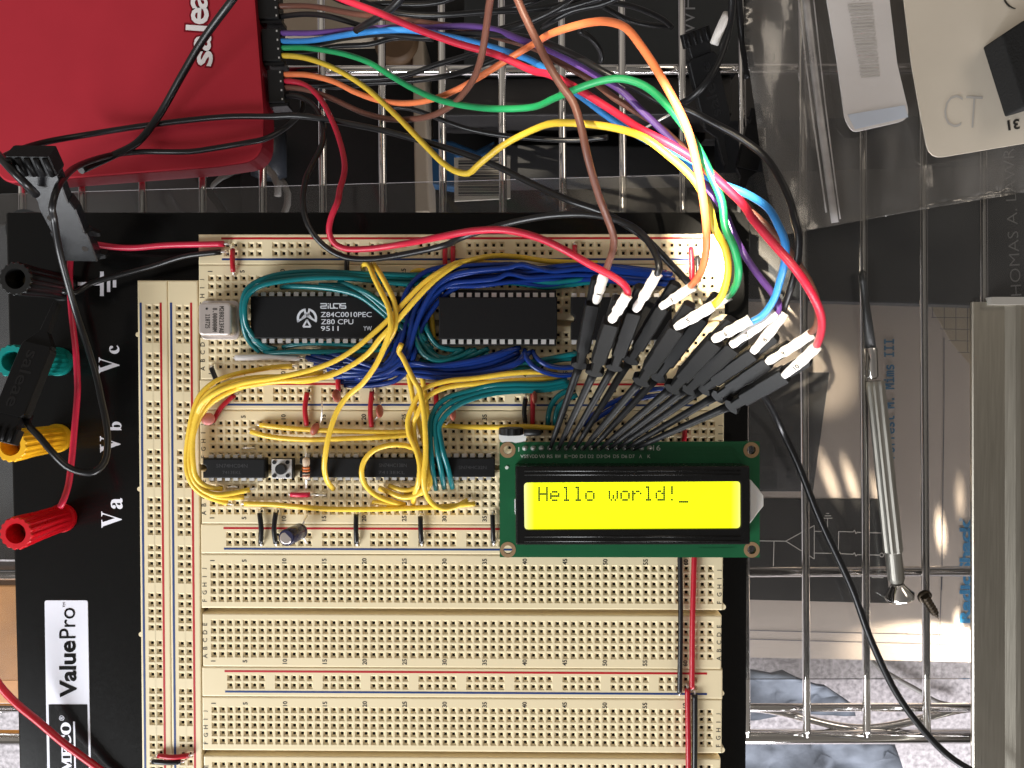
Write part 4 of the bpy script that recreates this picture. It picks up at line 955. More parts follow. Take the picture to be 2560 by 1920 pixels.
# =================================================================== test clips on the display pins
def frame(p, axis, up=Vector((0, 0, 1))):
    u = axis.normalized(); n = (up - u * up.dot(u)).normalized(); s_ = n.cross(u)
    return Matrix(((u.x, s_.x, n.x, p.x), (u.y, s_.y, n.y, p.y), (u.z, s_.z, n.z, p.z), (0, 0, 0, 1)))
def prism(b, M, prof, z0, z1, ch=0.25, mi=0):
    """side profile prof[(u,halfwidth)] along local x, thickness z0..z1 in mm, chamfered"""
    top = [(u, w) for u, w in prof]
    def ring(off, z): return [M @ Vector((u * MM, (w - off) * MM, z * MM)) for u, w in prof] + [M @ Vector((u * MM, -(w - off) * MM, z * MM)) for u, w in reversed(prof)]
    b.loft([ring(ch, z0), ring(0, z0 + ch), ring(0, z1 - ch), ring(ch, z1)], mi, False)
def clip(B, S, T, zB, zS, zT, lab0, lab1, zl0, zl1, digit, label, wide=2.5, tail=7.0, low=False):
    pB, pS, pT = P(*B, zB), P(*S, zS), P(*T, zT)
    r = empty('test_clip', pT, label, 'test clip', 'test clips on the display pins')
    # back end, body and collar run along the line collar-to-back
    ax = pS - pB; L = ax.length / MM; M = frame(pB, ax)
    b = MB()
    prism(b, M, [(-1.0, wide * .9), (-.4, wide), (L * .40, wide), (L * .42, wide * .93), (L * .74, wide * .93), (L * .74 + .05, wide * .66), (L * .93, wide * .62)], -2.0, 2.0, .45)
    b.build('clip_body', 'clip_black', r)
    b = MB(); prism(b, M, [(-tail, 1.2), (-tail + .5, 1.65), (-1.0, 1.65)], -2.4, 0.1, .35); b.build('thumb_plunger', 'clip_black', r)
    b = MB(); prism(b, M, [(L * .93, 1.6), (L * .97, 2.55), (L * 1.01, 2.55), (L * 1.05, 1.3)], -1.3, 1.5, .3); b.build('collar', 'clip_black', r)
    # neck
    b = MB(); d = (pT - pS); q0 = pS + ax.normalized() * .5 * MM
    pts = [q0, pS + d * .12, pS + d * .45, pS + d * .8, pT]
    b.tube(pts, [1.45 * MM, 1.2 * MM, 1.05 * MM, .9 * MM, .5 * MM], 10, flat=.8); b.build('neck', 'clip_black', r)
    # printed heat-shrink sleeve with number
    a, c = P(*lab0, zl0), P(*lab1, zl1)
    b = MB(); n = 9; mid = a.lerp(c, .5) + Vector((0, 0, .8 * MM)); pp = spline([a, a.lerp(mid, .6), mid, mid.lerp(c, .5), c], .001)
    k = len(pp); rr = [(1.15 + .22 * math.sin(i * 1.7 + B[0]) * .4 + (.25 if i > k * .3 else 0)) * MM for i in range(k)]; rr[0] *= .75
    b.tube(pp, rr, 14, flat=.85); sl = b.build('number_sleeve', 'sleeve', r)
    if digit:
        t = MB(); k3 = int(k * .36); tn = pp[k3 + 1] - pp[k3 - 1]; Mt = frame(pp[k3], tn) @ Matrix.Translation((0, 0, rr[k3] * .85 + .12 * MM))
        put_text(t, digit, Mt, h=1.3 * MM, thick=.03); t.build('number', 'print_black', sl)
    return r
def tipx(k): return (1240 + (228 + 65.7 * k) * KS, 1050 + 232 * KS)
CL = [  # B, S, pin, zB, zS, sleeve ends
    ((1481, 762), (1450, 908), 3, 38, 24, (1489, 757), (1511, 682), '1', 'black test clip with the brown wire, first of the fan'),
    ((1527, 808), (1487, 926), 4, 45, 31, (1527, 803), (1568, 737), '', 'black test clip with the red wire over the notched chip'),
    ((1583, 781), (1536, 913), 5, 41, 27, (1587, 777), (1644, 682), '', 'black test clip with a black wire and plain white sleeve'),
    ((1654, 769), (1577, 896), 6, 33, 20, (1651, 768), (1737, 713), '3', 'black test clip with the bright orange wire'),
    ((1688, 822), (1604, 949), 7, 46, 32, (1688, 819), (1783, 764), '5', 'black test clip with the yellow wire'),
    ((1752, 798), (1645, 940), 8, 33, 21, (1722, 800), (1824, 738), '6', 'black test clip with the green wire, sunk between its neighbours'),
    ((1784, 855), (1683, 967), 9, 45, 31, (1782, 850), (1876, 799), '6', 'black test clip with the light blue wire'),
    ((1829, 868), (1721, 968), 10, 41, 27, (1827, 864), (1939, 781), '7', 'black test clip with the purple wire'),
    ((1880, 884), (1761, 968), 11, 39, 26, (1881, 881), (1961, 782), '8', 'black test clip with a black wire and the number 8'),
    ((1915, 907), (1795, 987), 12, 36, 25, (1916, 907), (2030, 834), '9', 'black test clip with the brown wire and the number 9'),
    ((1957, 938), (1830, 1012), 13, 42, 30, (1958, 941), (2045, 863), '10', 'black test clip with the red wire, outermost over the black plate'),
]
for B, S, k, zB, zS, l0, l1, dg_, lab in CL:
    clip(B, S, tipx(k), zB, zS, 10.2, l0, l1, zB + 2.6, zB + 7.5, dg_, lab, wide=2.2 if zB > 40 else 2.0, tail=8.0)
# three larger clips left lying on the wires
def grabber(label, nose, back, z0, z1, w, cat='test clip', emboss=None, flip=1, ridges=True, mirror=False):
    a, c = P(*nose, z0), P(*back, z1); r = empty('hook_clip', a, label, cat)
    ax = c - a; L = ax.length / MM; M = frame(a, ax)
    b = MB(); prism(b, M, [(L * .32, w * .9), (L * .34, w), (L * .80, w), (L * .82, w * .85)], -2, 2, .3); b.build('clip_body', 'clip_black', r)
    b = MB(); prism(b, M, [(0, .8), (L * .1, 1.0), (L * .22, 1.3), (L * .31, w * .95), (L * .33, w * .95)], -1.3, 1.3, .25); b.build('neck', 'clip_black', r)
    b = MB(); prism(b, M, [(L * .82, w * .7), (L * .9, w * .75), (L * .9 + .1, w * .98), (L, w * .98)], -1.6, 1.6, .25); b.build('thumb_plunger', 'clip_black', r)
    if ridges:
        for k in range(4):
            b = MB(); y = (k - 1.5) * w * .45
            b.tube([M @ Vector(((L * .905) * MM, y * MM, 1.7 * MM)), M @ Vector(((L * .995) * MM, y * MM, 1.7 * MM))], .45 * MM, 8); b.build('grip_ridge', 'clip_black', r)
    if emboss:
        t = MB(); Mt = M @ Matrix.Translation((L * .57 * MM, 0, 2.05 * MM)) @ Matrix.Rotation(rad(180 if flip < 0 else 0), 4, 'Z')
        put_text(t, emboss, Mt, w=L * .40 * MM, h=w * .8 * MM, thick=.01); t.build('raised_lettering', 'plastic_black_gloss', r)
    return r
grabber('black hook clip lying over the green and yellow binding posts', X('c10', 455, 880), X('c30', 10, 520), 14, 27, 4.4, emboss='saleae', flip=1)
def corner_clip():
    a, c = P(212, 655, 3), P(82, 372, 30); mid = (a + c) / 2
    r = empty('hook_clip', a, 'wide grey-lit hook clip standing at the corner of the red box', 'test clip')
    hv = (CAM_LOC - mid).normalized() + (WIN - mid).normalized() + Vector((0.0, 0.0, 0.05))
    ax = c - a; L = ax.length / MM; M = frame(a, ax, hv)
    b = MB(); prism(b, M, [(L * .04, 5.2), (L * .30, 5.6), (L * .31, 5.0), (L * .52, 5.4), (L * .60, 4.6)], -2.4, 1.6, .3); b.build('clip_body', 'clip_grey', r)
    b = MB(); prism(b, M, [(0, 3.2), (L * .02, 6.6), (L * .055, 6.9), (L * .07, 5.0)], -3.4, -1.0, .25); b.build('collar', 'clip_black', r)
    b = MB(); prism(b, M, [(L * .22, 7.2), (L * .25, 7.4), (L * .28, 5.2)], -3.0, -1.6, .25); b.build('side_wing', 'clip_black', r)
    b = MB(); prism(b, M, [(L * .58, 4.4), (L * .86, 5.2)], -1.6, 2.2, .3); b.build('slide', 'clip_grey', r)
    b = MB(); prism(b, M, [(L * .84, 5.6), (L * .86, 6.0), (L, 6.0)], -1.8, 4.2, .5); b.build('thumb_plunger', 'clip_black', r)
    for k in range(5):
        y = (k - 2) * 2.5; b = MB(); b.tube([M @ Vector((L * .85 * MM, y * MM, 4.3 * MM)), M @ Vector((L * .99 * MM, y * MM, 4.3 * MM))], .8 * MM, 8); b.build('grip_ridge', 'clip_black', r)
    for u, v in ((.16, -3.0), (.44, 3.2)):
        b = MB(); b.tube([M @ Vector((L * u * MM, v * MM, 1.2 * MM)), M @ Vector((L * u * MM, v * MM, 1.68 * MM))], .95 * MM, 16); b.build('slot', 'well', r)
corner_clip()
grabber('black hook clip hanging in the rods beside the plastic bag', X('c02', 1690, 1300), X('c02', 1440, 240), -34, -18, 4.8, emboss='saleae', flip=1)
hk = bpy.data.objects[[o.name for o in bpy.data.objects if o.name.startswith('hook_clip')][-1]]
b = MB(); b.tube([Q('c02', 1800, 1500, -33), Q('c13', 1535, -20, -32), Q('c13', 1538, 22, -31.5)], .7 * MM, 8); b.build('metal_hook', 'tin', hk)
grabber('dark hook clip deep in shadow under the bag edge', X('c02', 1800, 1560), X('c02', 1960, 880), -37, -36.4, 3.8, ridges=False)
b = MB(); b.tube(spline([Q('c02', 1595, 350, -16), Q('c02', 1640, 240, -14), Q('c02', 1700, 110, -14)], .002), 1.5 * MM, 12); tag(b.build('white_sleeve', 'sleeve'), 'blank white sleeve on the clip beside the plastic bag', 'sleeve')

# =================================================================== logic wires between the red box and the clips
lr = 0.93
G1 = 'coloured leads from the red box to the test clips'
wire('logic_lead', 'purple lead from the red box to the clip numbered 7', [('c01', [(190, 262, -30), (330, 262, -26), (470, 260, -20), (780, 236, -6), (1000, 222, 0), (1400, 214, 8), (1690, 208, 14), (1900, 240, 20), (2100, 318, 26)]), ('c02', [(250, 375, 32), (450, 472, 36), (690, 612, 40), (850, 705, 42), (1000, 850, 42), (1250, 1100, 42), (1480, 1400, 42), (1660, 1640, 42)]), ('c13', [(1490, 60, 42), (1570, 220, 42), (1690, 400, 44), (1800, 540, 47), (1850, 620, 49), (1845, 690, 48), (1815, 715, 47)])], lr, 'wire_l_purple', group=G1)
wire('logic_lead', 'light blue lead from the red box to the second clip numbered 6', [('c01', [(190, 325, -30), (330, 325, -26), (450, 318, -20), (760, 268, -4), (1050, 238, 4), (1250, 242, 8), (1550, 296, 14), (1760, 345, 18), (1950, 400, 22), (2190, 485, 26)]), ('c02', [(400, 660, 34), (560, 772, 36), (750, 915, 38), (950, 1045, 40), (1200, 1178, 44), (1420, 1310, 48), (1600, 1430, 52), (1850, 1530, 56), (2020, 1640, 60)]), ('c14', [(265, 250, 64), (325, 400, 66), (322, 550, 64), (285, 700, 60), (235, 850, 56), (140, 980, 52), (40, 1035, 51)])], lr, 'wire_l_blue', group=G1)
wire('logic_lead', 'green lead from the red box arching down to the clip numbered 6', [('c01', [(190, 380, -30), (300, 376, -28), (400, 378, -24), (700, 428, -16), (900, 498, -10), (1050, 590, -4), (1250, 705, 4), (1450, 790, 12), (1700, 842, 20), (1950, 860, 28), (2190, 845, 34)]), ('c02', [(350, 770, 46), (500, 708, 52), (700, 640, 56), (870, 622, 58), (1050, 680, 60), (1200, 805, 62), (1350, 985, 64), (1450, 1140, 66), (1550, 1335, 66), (1660, 1600, 66)]), ('c13', [(1430, 20, 66), (1500, 180, 66), (1535, 330, 64), (1530, 440, 60), (1495, 520, 54), (1450, 570, 42)])], lr, 'wire_l_green', group=G1)
wire('logic_lead', 'yellow lead dipping over the barcode sticker then rising to the clip numbered 5', [('c01', [(195, 440, -30), (300, 444, -28), (400, 460, -26), (600, 532, -20), (850, 680, -12), (1100, 905, -4), (1300, 1110, 2), (1480, 1290, 8), (1590, 1358, 12), (1680, 1368, 14), (1760, 1300, 18), (1950, 1150, 24), (2190, 1025, 32)]), ('c02', [(350, 972, 44), (600, 980, 50), (850, 1020, 54), (1050, 1090, 58), (1250, 1240, 60), (1400, 1375, 62), (1480, 1480, 62), (1560, 1640, 62)]), ('c13', [(1350, 40, 62), (1430, 190, 60), (1455, 350, 58), (1435, 480, 56), (1390, 590, 54), (1330, 650, 52)])], lr, 'wire_l_yellow', group=G1)
wire('logic_lead', 'orange lead from the red box in a tall arch to the clip numbered 3', [('c01', [(210, 590, -30), (300, 588, -28), (400, 592, -26), (600, 640, -20), (800, 735, -14), (1000, 800, -8), (1200, 815, -2), (1400, 782, 6), (1600, 702, 14), (1760, 612, 20), (2000, 462, 28), (2190, 350, 34)]), ('c02', [(350, 250, 54), (600, 180, 62), (750, 170, 66), (900, 220, 70), (1020, 365, 72), (1130, 530, 74), (1230, 700, 76), (1330, 890, 76), (1400, 1060, 76), (1450, 1250, 74), (1495, 1480, 72), (1520, 1640, 70)]), ('c13', [(1285, 60, 68), (1282, 200, 64), (1255, 340, 58), (1210, 430, 50), (1155, 495, 40)])], lr, 'wire_l_orange', group=G1)
wire('logic_lead', 'brown lead looping past the photo edge and down to the clip numbered 1', [('c01', [(225, 690, -30), (320, 696, -28), (420, 714, -26), (600, 780, -22), (850, 892, -16), (1050, 940, -10), (1200, 945, -4), (1400, 910, 6), (1550, 830, 14), (1650, 725, 22), (1720, 620, 30), (1780, 450, 40), (1822, 200, 50), (1850, 0, 58), (1890, -150, 64), (1975, -190, 68)]), ('c02', [(20, -60, 70), (80, 80, 70), (160, 250, 70), (300, 530, 72), (400, 690, 72), (480, 800, 72), (535, 960, 72), (600, 1250, 70), (690, 1560, 64), (720, 1640, 62)]), ('c12', [(1670, 40, 56), (1690, 120, 54), (1678, 220, 50), (1640, 330, 46), (1620, 400, 43)])], lr, 'wire_l_brown', group=G1)
wire('logic_lead', 'red lead sweeping from the red box across the board to the second clip', [('c01', [(220, 642, -30), (290, 645, -28), (370, 664, -27), (480, 745, -24), (600, 950, -16), (680, 1180, -8), (700, 1350, 0), (662, 1500, 6)]), ('c11', [(1150, 80, 12), (1100, 200, 12), (1082, 310, 11), (1120, 400, 10), (1200, 445, 10), (1400, 448, 12), (1700, 405, 18)]), ('c12', [(300, 105, 36), (600, 52, 44), (850, 50, 48), (1100, 112, 52), (1300, 205, 54), (1500, 320, 54), (1700, 425, 54), (1780, 490, 54), (1800, 550, 52), (1785, 590, 50)])], lr, 'wire_l_red', group=G1)
wire('logic_lead', 'crimson lead entering at the photo top and ending on the clip numbered 10', [('c01', [(560, -60, 16), (700, 0, 18), (980, 105, 22), (1300, 240, 26), (1600, 345, 30), (1900, 432, 34), (2190, 560, 38)]), ('c02', [(300, 590, 44), (500, 692, 48), (800, 878, 52), (1000, 1010, 56), (1250, 1142, 60), (1420, 1245, 62), (1600, 1400, 66), (1830, 1620, 70)]), ('c14', [(60, 200, 72), (200, 370, 74), (420, 625, 76), (560, 850, 72), (612, 1000, 66), (603, 1130, 58), (570, 1220, 49)])], lr * 1.05, 'wire_l_red', group=G1)
wire('logic_lead', 'brown lead from the topmost plug to the clip numbered 9', [('c01', [(170, 50, -30), (300, 46, -28), (450, 52, -22), (800, 112, -6), (1100, 150, 2), (1400, 190, 8), (1700, 232, 12), (1900, 290, 16), (2190, 375, 20)]), ('c02', [(400, 505, 28), (640, 640, 30), (800, 768, 32), (1000, 892, 34), (1150, 985, 36), (1300, 1120, 38), (1420, 1215, 40), (1700, 1480, 44), (1830, 1590, 46)]), ('c14', [(100, 195, 48), (250, 340, 50), (380, 500, 52), (450, 605, 54), (525, 730, 54), (578, 880, 52), (588, 1000, 50), (560, 1080, 46), (510, 1125, 43)])], lr, 'wire_l_brown', group=G1)
wire('logic_lead', 'black lead running under the orange arch to the clip numbered 8', [('c01', [(190, 345, -33), (480, 344, -26), (700, 300, -10), (1000, 268, 0), (1300, 296, 6), (1500, 278, 10), (1900, 272, 20), (2190, 308, 28)]), ('c02', [(300, 352, 38), (500, 442, 42), (750, 582, 46), (1000, 705, 46), (1150, 790, 44), (1400, 872, 44), (1600, 975, 46), (1800, 1085, 48), (2000, 1240, 50), (2110, 1400, 52), (2200, 1600, 54)]), ('c14', [(395, 200, 56), (432, 350, 56), (420, 550, 54), (380, 720, 52), (305, 950, 45)])], lr, 'wire_l_black', group=G1)
wire('logic_lead', 'black lead from the lowest plug curling over the board to the third clip', [('c01', [(235, 760, -30), (300, 756, -28), (370, 775, -26), (455, 835, -24), (520, 960, -20), (525, 1130, -12), (450, 1290, -6), (390, 1430, 2)]), ('c11', [(885, 160, 10), (945, 310, 10), (1050, 430, 9), (1200, 512, 8), (1400, 530, 8), (1700, 488, 10), (2000, 420, 14)]), ('F', [(1000, 512, 22), (1100, 482, 26), (1200, 465, 32), (1290, 466, 38), (1370, 492, 44), (1412, 540, 48), (1424, 580, 50), (1415, 598, 48)])], lr, 'wire_l_black', group=G1)
wire('lead_cable', 'thick black lead crossing over the red box and on to the fan of clips', [('c00', [(-60, 1300, 10), (0, 1258, 8), (100, 1205, 2), (350, 1125, -10), (700, 1062, -20), (1200, 985, -23), (1800, 922, -23), (2150, 920, -23)]), ('c01', [(300, 915, -22), (470, 930, -20), (800, 990, -12), (1000, 1030, -6), (1300, 1110, 0), (1600, 1200, 6), (1900, 1312, 12), (2190, 1455, 18)]), ('F', [(1230, 433, 25), (1310, 462, 28), (1390, 512, 30), (1450, 572, 30), (1500, 625, 29)])], 1.0, 'wire_l_black', cat='wire')
wire('lead_cable', 'thick black lead running diagonally across the red box past its lettering', [('c00', [(1900, -90, 2), (1820, 20, 0), (1600, 320, -8), (1440, 590, -14), (1250, 920, -20), (1080, 1130, -20), (900, 1225, -18), (760, 1290, -14), (640, 1345, -8)])], 1.25, 'wire_l_black', cat='wire')
wire('lead_cable', 'black lead looping from the lowest plug over the binding posts into the hook clip', [('c01', [(370, 800, -32), (368, 860, -30), (320, 930, -28), (200, 1030, -26), (60, 1100, -23), (-60, 1125, -22)]), ('c00', [(1700, 1170, -22), (1500, 1198, -22), (1100, 1200, -22), (900, 1222, -18), (640, 1300, 0), (510, 1400, 20), (440, 1520, 32), (412, 1640, 33)]), ('c10', [(425, 200, 30), (470, 470, 26), (530, 700, 21), (600, 950, 16), (690, 1220, 14), (760, 1450, 14), (800, 1640, 16)]), ('c30', [(835, 350, 18), (850, 520, 20), (825, 680, 22), (745, 758, 24), (640, 758, 25), (530, 715, 26), (420, 610, 27), (310, 480, 26), (220, 380, 24), (235, 320, 20)])], 0.95, 'wire_l_black', cat='wire')
wire('lead_cable', 'thick black lead dropping from the photo edge onto the grey-lit hook clip', [('c00', [(-80, 1160, 24), (0, 1240, 30), (100, 1350, 33), (200, 1450, 31), (285, 1535, 25)])], 1.15, 'wire_l_black', cat='wire')
wire('power_cable', 'thick black cable running from under the clips down past the screwdriver', [('c13', [(1600, 1180, 8), (1700, 1310, 0), (1780, 1420, -12)]), ('c23', [(300, 400, -28), (420, 650, -30), (600, 1100, -31), (850, 1640, -32)]), ('c33', [(1000, 640, -32), (1200, 1060, -32), (1400, 1340, -30), (1600, 1550, -28), (1780, 1670, -27), (2100, 1820, -27)])], 1.25, 'wire_l_black', cat='cable')
# tangle of black leads behind
TG = 'black leads tangled behind the board'
BLK = [
 ('black lead rising steeply across the crimson lead at the photo top', 'c01', [(790, 240, 0), (900, 175, 6), (1000, 115, 10), (1090, 50, 14), (1180, -60, 18)], 1.1),
 ('black lead leaving the topmost plug under the brown lead', 'c01', [(180, 135, -31), (260, 122, -28), (420, 112, -22), (600, 135, -16), (850, 212, -12), (1000, 270, -10)], .9),
 ('black lead wavering just under the photo edge above the rods', 'c01', [(560, -40, -20), (750, 30, -16), (1050, 28, -12), (1300, 34, -10), (1500, 4, -8), (1620, -50, -6)], .9),
 ('black lead sagging across four rods behind the orange lead', 'c01', [(830, 10, -14), (1000, 70, -12), (1200, 112, -10), (1450, 120, -8), (1800, 96, -6), (2212, 70, -4), (2600, 0, 0)], .9),
 ('black lead passing below the blue lead behind the green one', 'c01', [(195, 400, -33), (400, 405, -30), (640, 366, -26), (900, 350, -22), (1100, 300, -20), (1400, 310, -18)], .85),
 ('black lead from the middle plug running level along the cross rod', 'c01', [(235, 590, -33), (450, 610, -30), (700, 625, -26), (1000, 618, -22), (1200, 590, -18), (1400, 520, -12), (1600, 460, -6), (1780, 405, 0)], .9),
 ('black lead below the level one, bending up behind the brown loop', 'c01', [(240, 645, -33), (500, 660, -31), (900, 655, -27), (1250, 636, -22), (1500, 600, -16), (1700, 545, -8), (1950, 445, 0)], .9),
 ('short black lead under the orange lead near the lowest plug', 'c01', [(230, 665, -34), (420, 672, -33), (650, 690, -30), (900, 660, -28), (1050, 640, -27)], .85),
 ('black lead passing behind the brown sag toward the clips', 'c01', [(1060, 845, -26), (1200, 855, -24), (1350, 900, -22), (1500, 960, -20), (1700, 1025, -18), (1950, 1070, -16), (2212, 1095, -14), (2500, 1108, -12), (2780, 1085, -8)], .85),
 ('black lead in the tangle bending from edge toward the rods', 'c02', [(-300, 280, -20), (0, 205, -14), (150, 155, -8), (300, 108, -4), (480, 52, 0), (720, -20, 4)], .95),
 ('black lead in the tangle lying highest and catching light', 'c02', [(-250, 120, -16), (0, 60, -12), (200, 0, -8), (330, -60, -4)], .95),
 ('black lead in the tangle crossing over the brown loop end', 'c02', [(-100, 250, -10), (60, 205, -4), (280, 110, 2), (420, 30, 6), (520, -60, 8)], .95),
 ('black lead in the tangle with shiny slack under the orange arch', 'c02', [(240, 215, -14), (330, 160, -8), (480, 85, -4), (720, 30, 0), (900, -50, 4)], .95),
 ('black lead curving from the tangle down to a rod end', 'c02', [(560, 60, -8), (720, 18, -10), (900, 38, -14), (1080, 98, -20), (1200, 160, -26), (1262, 215, -30)], .95),
 ('black lead in a shallow loop beneath the curving one', 'c02', [(700, 40, -16), (790, 90, -20), (900, 150, -24), (1080, 195, -28), (1260, 210, -32)], .95),
 ('short black lead end hanging over the dark carton', 'c02', [(530, 242, -16), (610, 290, -18), (680, 370, -22), (708, 440, -26), (702, 485, -28)], 1.0),
 ('black lead falling along the dark clip beside the bag', 'c02', [(1740, -60, -10), (1735, 60, -12), (1715, 220, -14), (1640, 470, -14), (1530, 660, -14), (1420, 770, -18), (1340, 815, -22)], 1.15),
 ('black lead hugging the bag edge above the dark clip', 'c02', [(1790, -60, -26), (1800, 120, -28), (1830, 380, -32), (1860, 620, -34)], 1.2),
]
for lab, c, ps, r in BLK: wire('black_lead', lab, [(c, ps)], r, 'wire_l_black', group=TG)
b = MB(); b.tube([Q('c02', 1055, 1008, 4), Q('c02', 1258, 898, 10)], .35 * MM, 8); tag(b.build('bare_pin', 'tin'), 'bare shiny metal pin crossing behind the red and brown leads', 'pin')

# =================================================================== power wires on the plate
wire('power_wire', 'red wire rising from the red binding post and turning along to the top bus strip', [('c30', [(475, 1035, 8), (500, 985, 8), (540, 860, 5), (562, 700, 3), (590, 400, 1), (612, 120, 0)]), ('c10', [(612, 1500, -1), (598, 1250, -2), (575, 1050, -3), (558, 850, -4), (552, 600, -4), (570, 480, -3), (640, 415, -2), (760, 415, -2), (900, 435, -2), (1050, 442, -2), (1300, 422, 0), (1600, 414, 1.2), (1770, 410, 1.3)])], .95, 'wire_pinkred', tips=(1,))
wire('power_wire', 'black wire from the black binding post rising to the top bus strip', [('c10', [(490, 780, 6), (585, 795, 4), (640, 770, 2), (720, 722, 0), (900, 668, -1), (1200, 590, -1), (1450, 512, .5), (1600, 488, 1.2), (1745, 474, 1.3)])], .9, 'wire_black', tips=(1,))
wire('power_wire', 'red wire crossing the nameplate from the photo edge', [('c31', [(-80, 880, 6), (0, 1010, 4), (120, 1140, 1), (300, 1290, -2), (500, 1460, -4), (650, 1570, -5), (800, 1680, -6), (1000, 1840, -6), (1250, 2020, -6)])], 1.15, 'wire_red')
# =================================================================== jumpers
JR = 'short red links'; JB = 'short black links'
for lab, c, p0, p1, m, bow in (
    ('red link at the start of the top bus strip by number 5', 'c11', (322, 450), (326, 632), 'wire_red', 0),
    ('red link on the top bus strip, first of the close pair', 'c11', (2000, 432), (2000, 620), 'wire_red', 0),
    ('red link on the top bus strip, second of the close pair', 'c11', (2062, 432), (2062, 620), 'wire_red', 0),
    ('red link beneath the red lead on the top bus strip', 'c12', (1380, 170), (1380, 290), 'wire_red', 0),
    ('red link at the end of the top bus strip by number 60', 'c13', (1160, 185), (1166, 450), 'wire_red', 0),
    ('black link at the end of the top bus strip by number 60', 'c13', (1212, 250), (1216, 450), 'wire_black', 0),
    ('black link under the black curling lead by number 15', 'c11', (1225, 530), (1226, 650), 'wire_black', 0),
    ('red link standing beside the long-lead disc capacitor', 'c20', (973, 380), (970, 645), 'wire_red', -.5),
    ('red link by number 20 beside a disc capacitor', 'c20', (1484, 375), (1481, 655), 'wire_red', -.3),
    ('short red link above the disc capacitor tucked under the yellow wires', 'c20', (1216, 250), (1222, 370), 'wire_red', 0),
    ('slanted red link under the yellow wire bundle', 'c20', (400, 400), (228, 612), 'wire_red', -.6),
    ('slanted black link under the yellow wire bundle at row A', 'c20', (217, 190), (282, 335), 'wire_black', 0),
    ('red link half hidden behind the teal wires by number 28', 'c12', (287, 1270), (287, 1470), 'wire_red', 0),
    ('red link beside the clip necks with a capacitor on it', 'c12', (1050, 1345), (1046, 1580), 'wire_red', 0),
    ('bowed black link next to the red one by the clip necks', 'c12', (992, 1380), (990, 1570), 'wire_black', -.4),
    ('black link below the short chip, first of the lower row', 'c20', (597, 1335), (606, 1575), 'wire_black', .5),
    ('black link behind the leaning can capacitor', 'c20', (726, 1330), (724, 1575), 'wire_black', -.4),
    ('black link by number 20 of the lower row', 'c20', (1360, 1345), (1363, 1575), 'wire_black', 0),
    ('black link by number 27 of the lower row', 'c20', (1867, 1360), (1876, 1572), 'wire_black', 0),
    ('black link beside the corner of the display board', 'F', (1064, 1112), (1066, 1172), 'wire_black', 0),
    ('pink link lying level below the resistor', 'c20', (845, 1190), (995, 1190), 'wire_pinkred', 0),
    ('red link across the two upright bus strips', 'c31', (1250, 1562), (1492, 1560), 'wire_red', -.3),
    ('black link across the two upright bus strips', 'c31', (1205, 1608), (1430, 1612), 'wire_black', 0),
    ('red link in shade beside the display board corner', 'F', (1479, 928), (1477, 955), 'wire_red', 0)):
    jumper(lab, c, p0, p1, m, group=JR if m == 'wire_red' else JB if m == 'wire_black' else None, bow=bow)
jumper('white link lying level along row B under the teal loop', 'c11', (345, 1310), (850, 1312), 'wire_white', r=.95, bow=.2)
jumper('long black link running out from under the display board', 'c22', (1452, 1020), (1450, 2160), 'wire_black', r=.8, bow=.2)
jumper('long red link running out from under the display board', 'c22', (1568, 1020), (1548, 2120), 'wire_red', r=.85, bow=-.3)
jumper('long red link running off the bottom photo edge', 'F', (1485, 1487), (1487, 1740), 'wire_red', r=.85)
jumper('long black link running off the bottom photo edge', 'F', (1501, 1500), (1499, 1740), 'wire_black', r=.85)

# =================================================================== hookup wires on the board
def hook(lab, segs, m, grp, tips=(), r=.80): wire('hookup_wire', lab, segs, r, m, group=grp, tips=tips)
GT, GB, GY = 'teal hookup wires', 'blue hookup wires', 'yellow hookup wires'
# teal
hook('teal wire, outer strand of the loop round the processor chip', [('c11', [(535, 1262, .8), (480, 1210, 2), (430, 1140, 4), (402, 1020, 6), (396, 890, 7), (430, 775, 7), (520, 705, 6), (700, 648, 5), (950, 628, 4.5), (1300, 642, 4.5), (1700, 655, 4.5), (2212, 660, 4)]), ('c12', [(600, 430, 4), (1000, 440, 3), (1400, 430, 3)])], 'wire_teal', GT, r=.85)
hook('teal wire, inner shiny strand of the loop round the processor chip', [('c11', [(670, 1245, .8), (590, 1222, 2), (500, 1155, 4), (432, 1060, 6), (414, 950, 8), (432, 830, 8.5), (520, 750, 8), (800, 692, 7), (1150, 676, 6), (1420, 700, 5), (1700, 725, 5), (2000, 712, 4), (2212, 705, 3)])], 'wire_teal', GT, r=.85)
hook('teal wire, middle strand of the loop round the processor chip', [('c11', [(600, 1245, .8), (520, 1190, 2.5), (450, 1110, 4), (408, 960, 5), (412, 850, 6), (470, 745, 6), (620, 690, 5.5), (900, 660, 5.5), (1250, 662, 5), (1700, 690, 4), (2212, 690, 3)])], 'wire_teal', GT, r=.85)
hook('teal wire starting over the chip pins and diving under the yellow crossing', [('c11', [(705, 752, .8), (780, 745, 2.5), (950, 750, 5), (1150, 772, 6.5), (1320, 820, 7.5), (1450, 910, 7.5), (1560, 1010, 6.5), (1660, 1110, 4), (1800, 1200, 3)])], 'wire_teal', GT, r=.85)
hook('teal wire bending down across the end of the processor chip', [('c11', [(1160, 712, 4), (1260, 745, 6.5), (1370, 805, 7.5), (1490, 905, 7.5), (1600, 1010, 7), (1720, 1130, 5), (1900, 1240, 3)])], 'wire_teal', GT, r=.85)
hook('teal wire slanting over the chip corner next to the bending one', [('c11', [(1010, 735, 2), (1200, 742, 5), (1340, 775, 7.5), (1480, 860, 8), (1600, 960, 7.5), (1760, 1080, 5), (1850, 1170, 4)])], 'wire_teal', GT, r=.85)
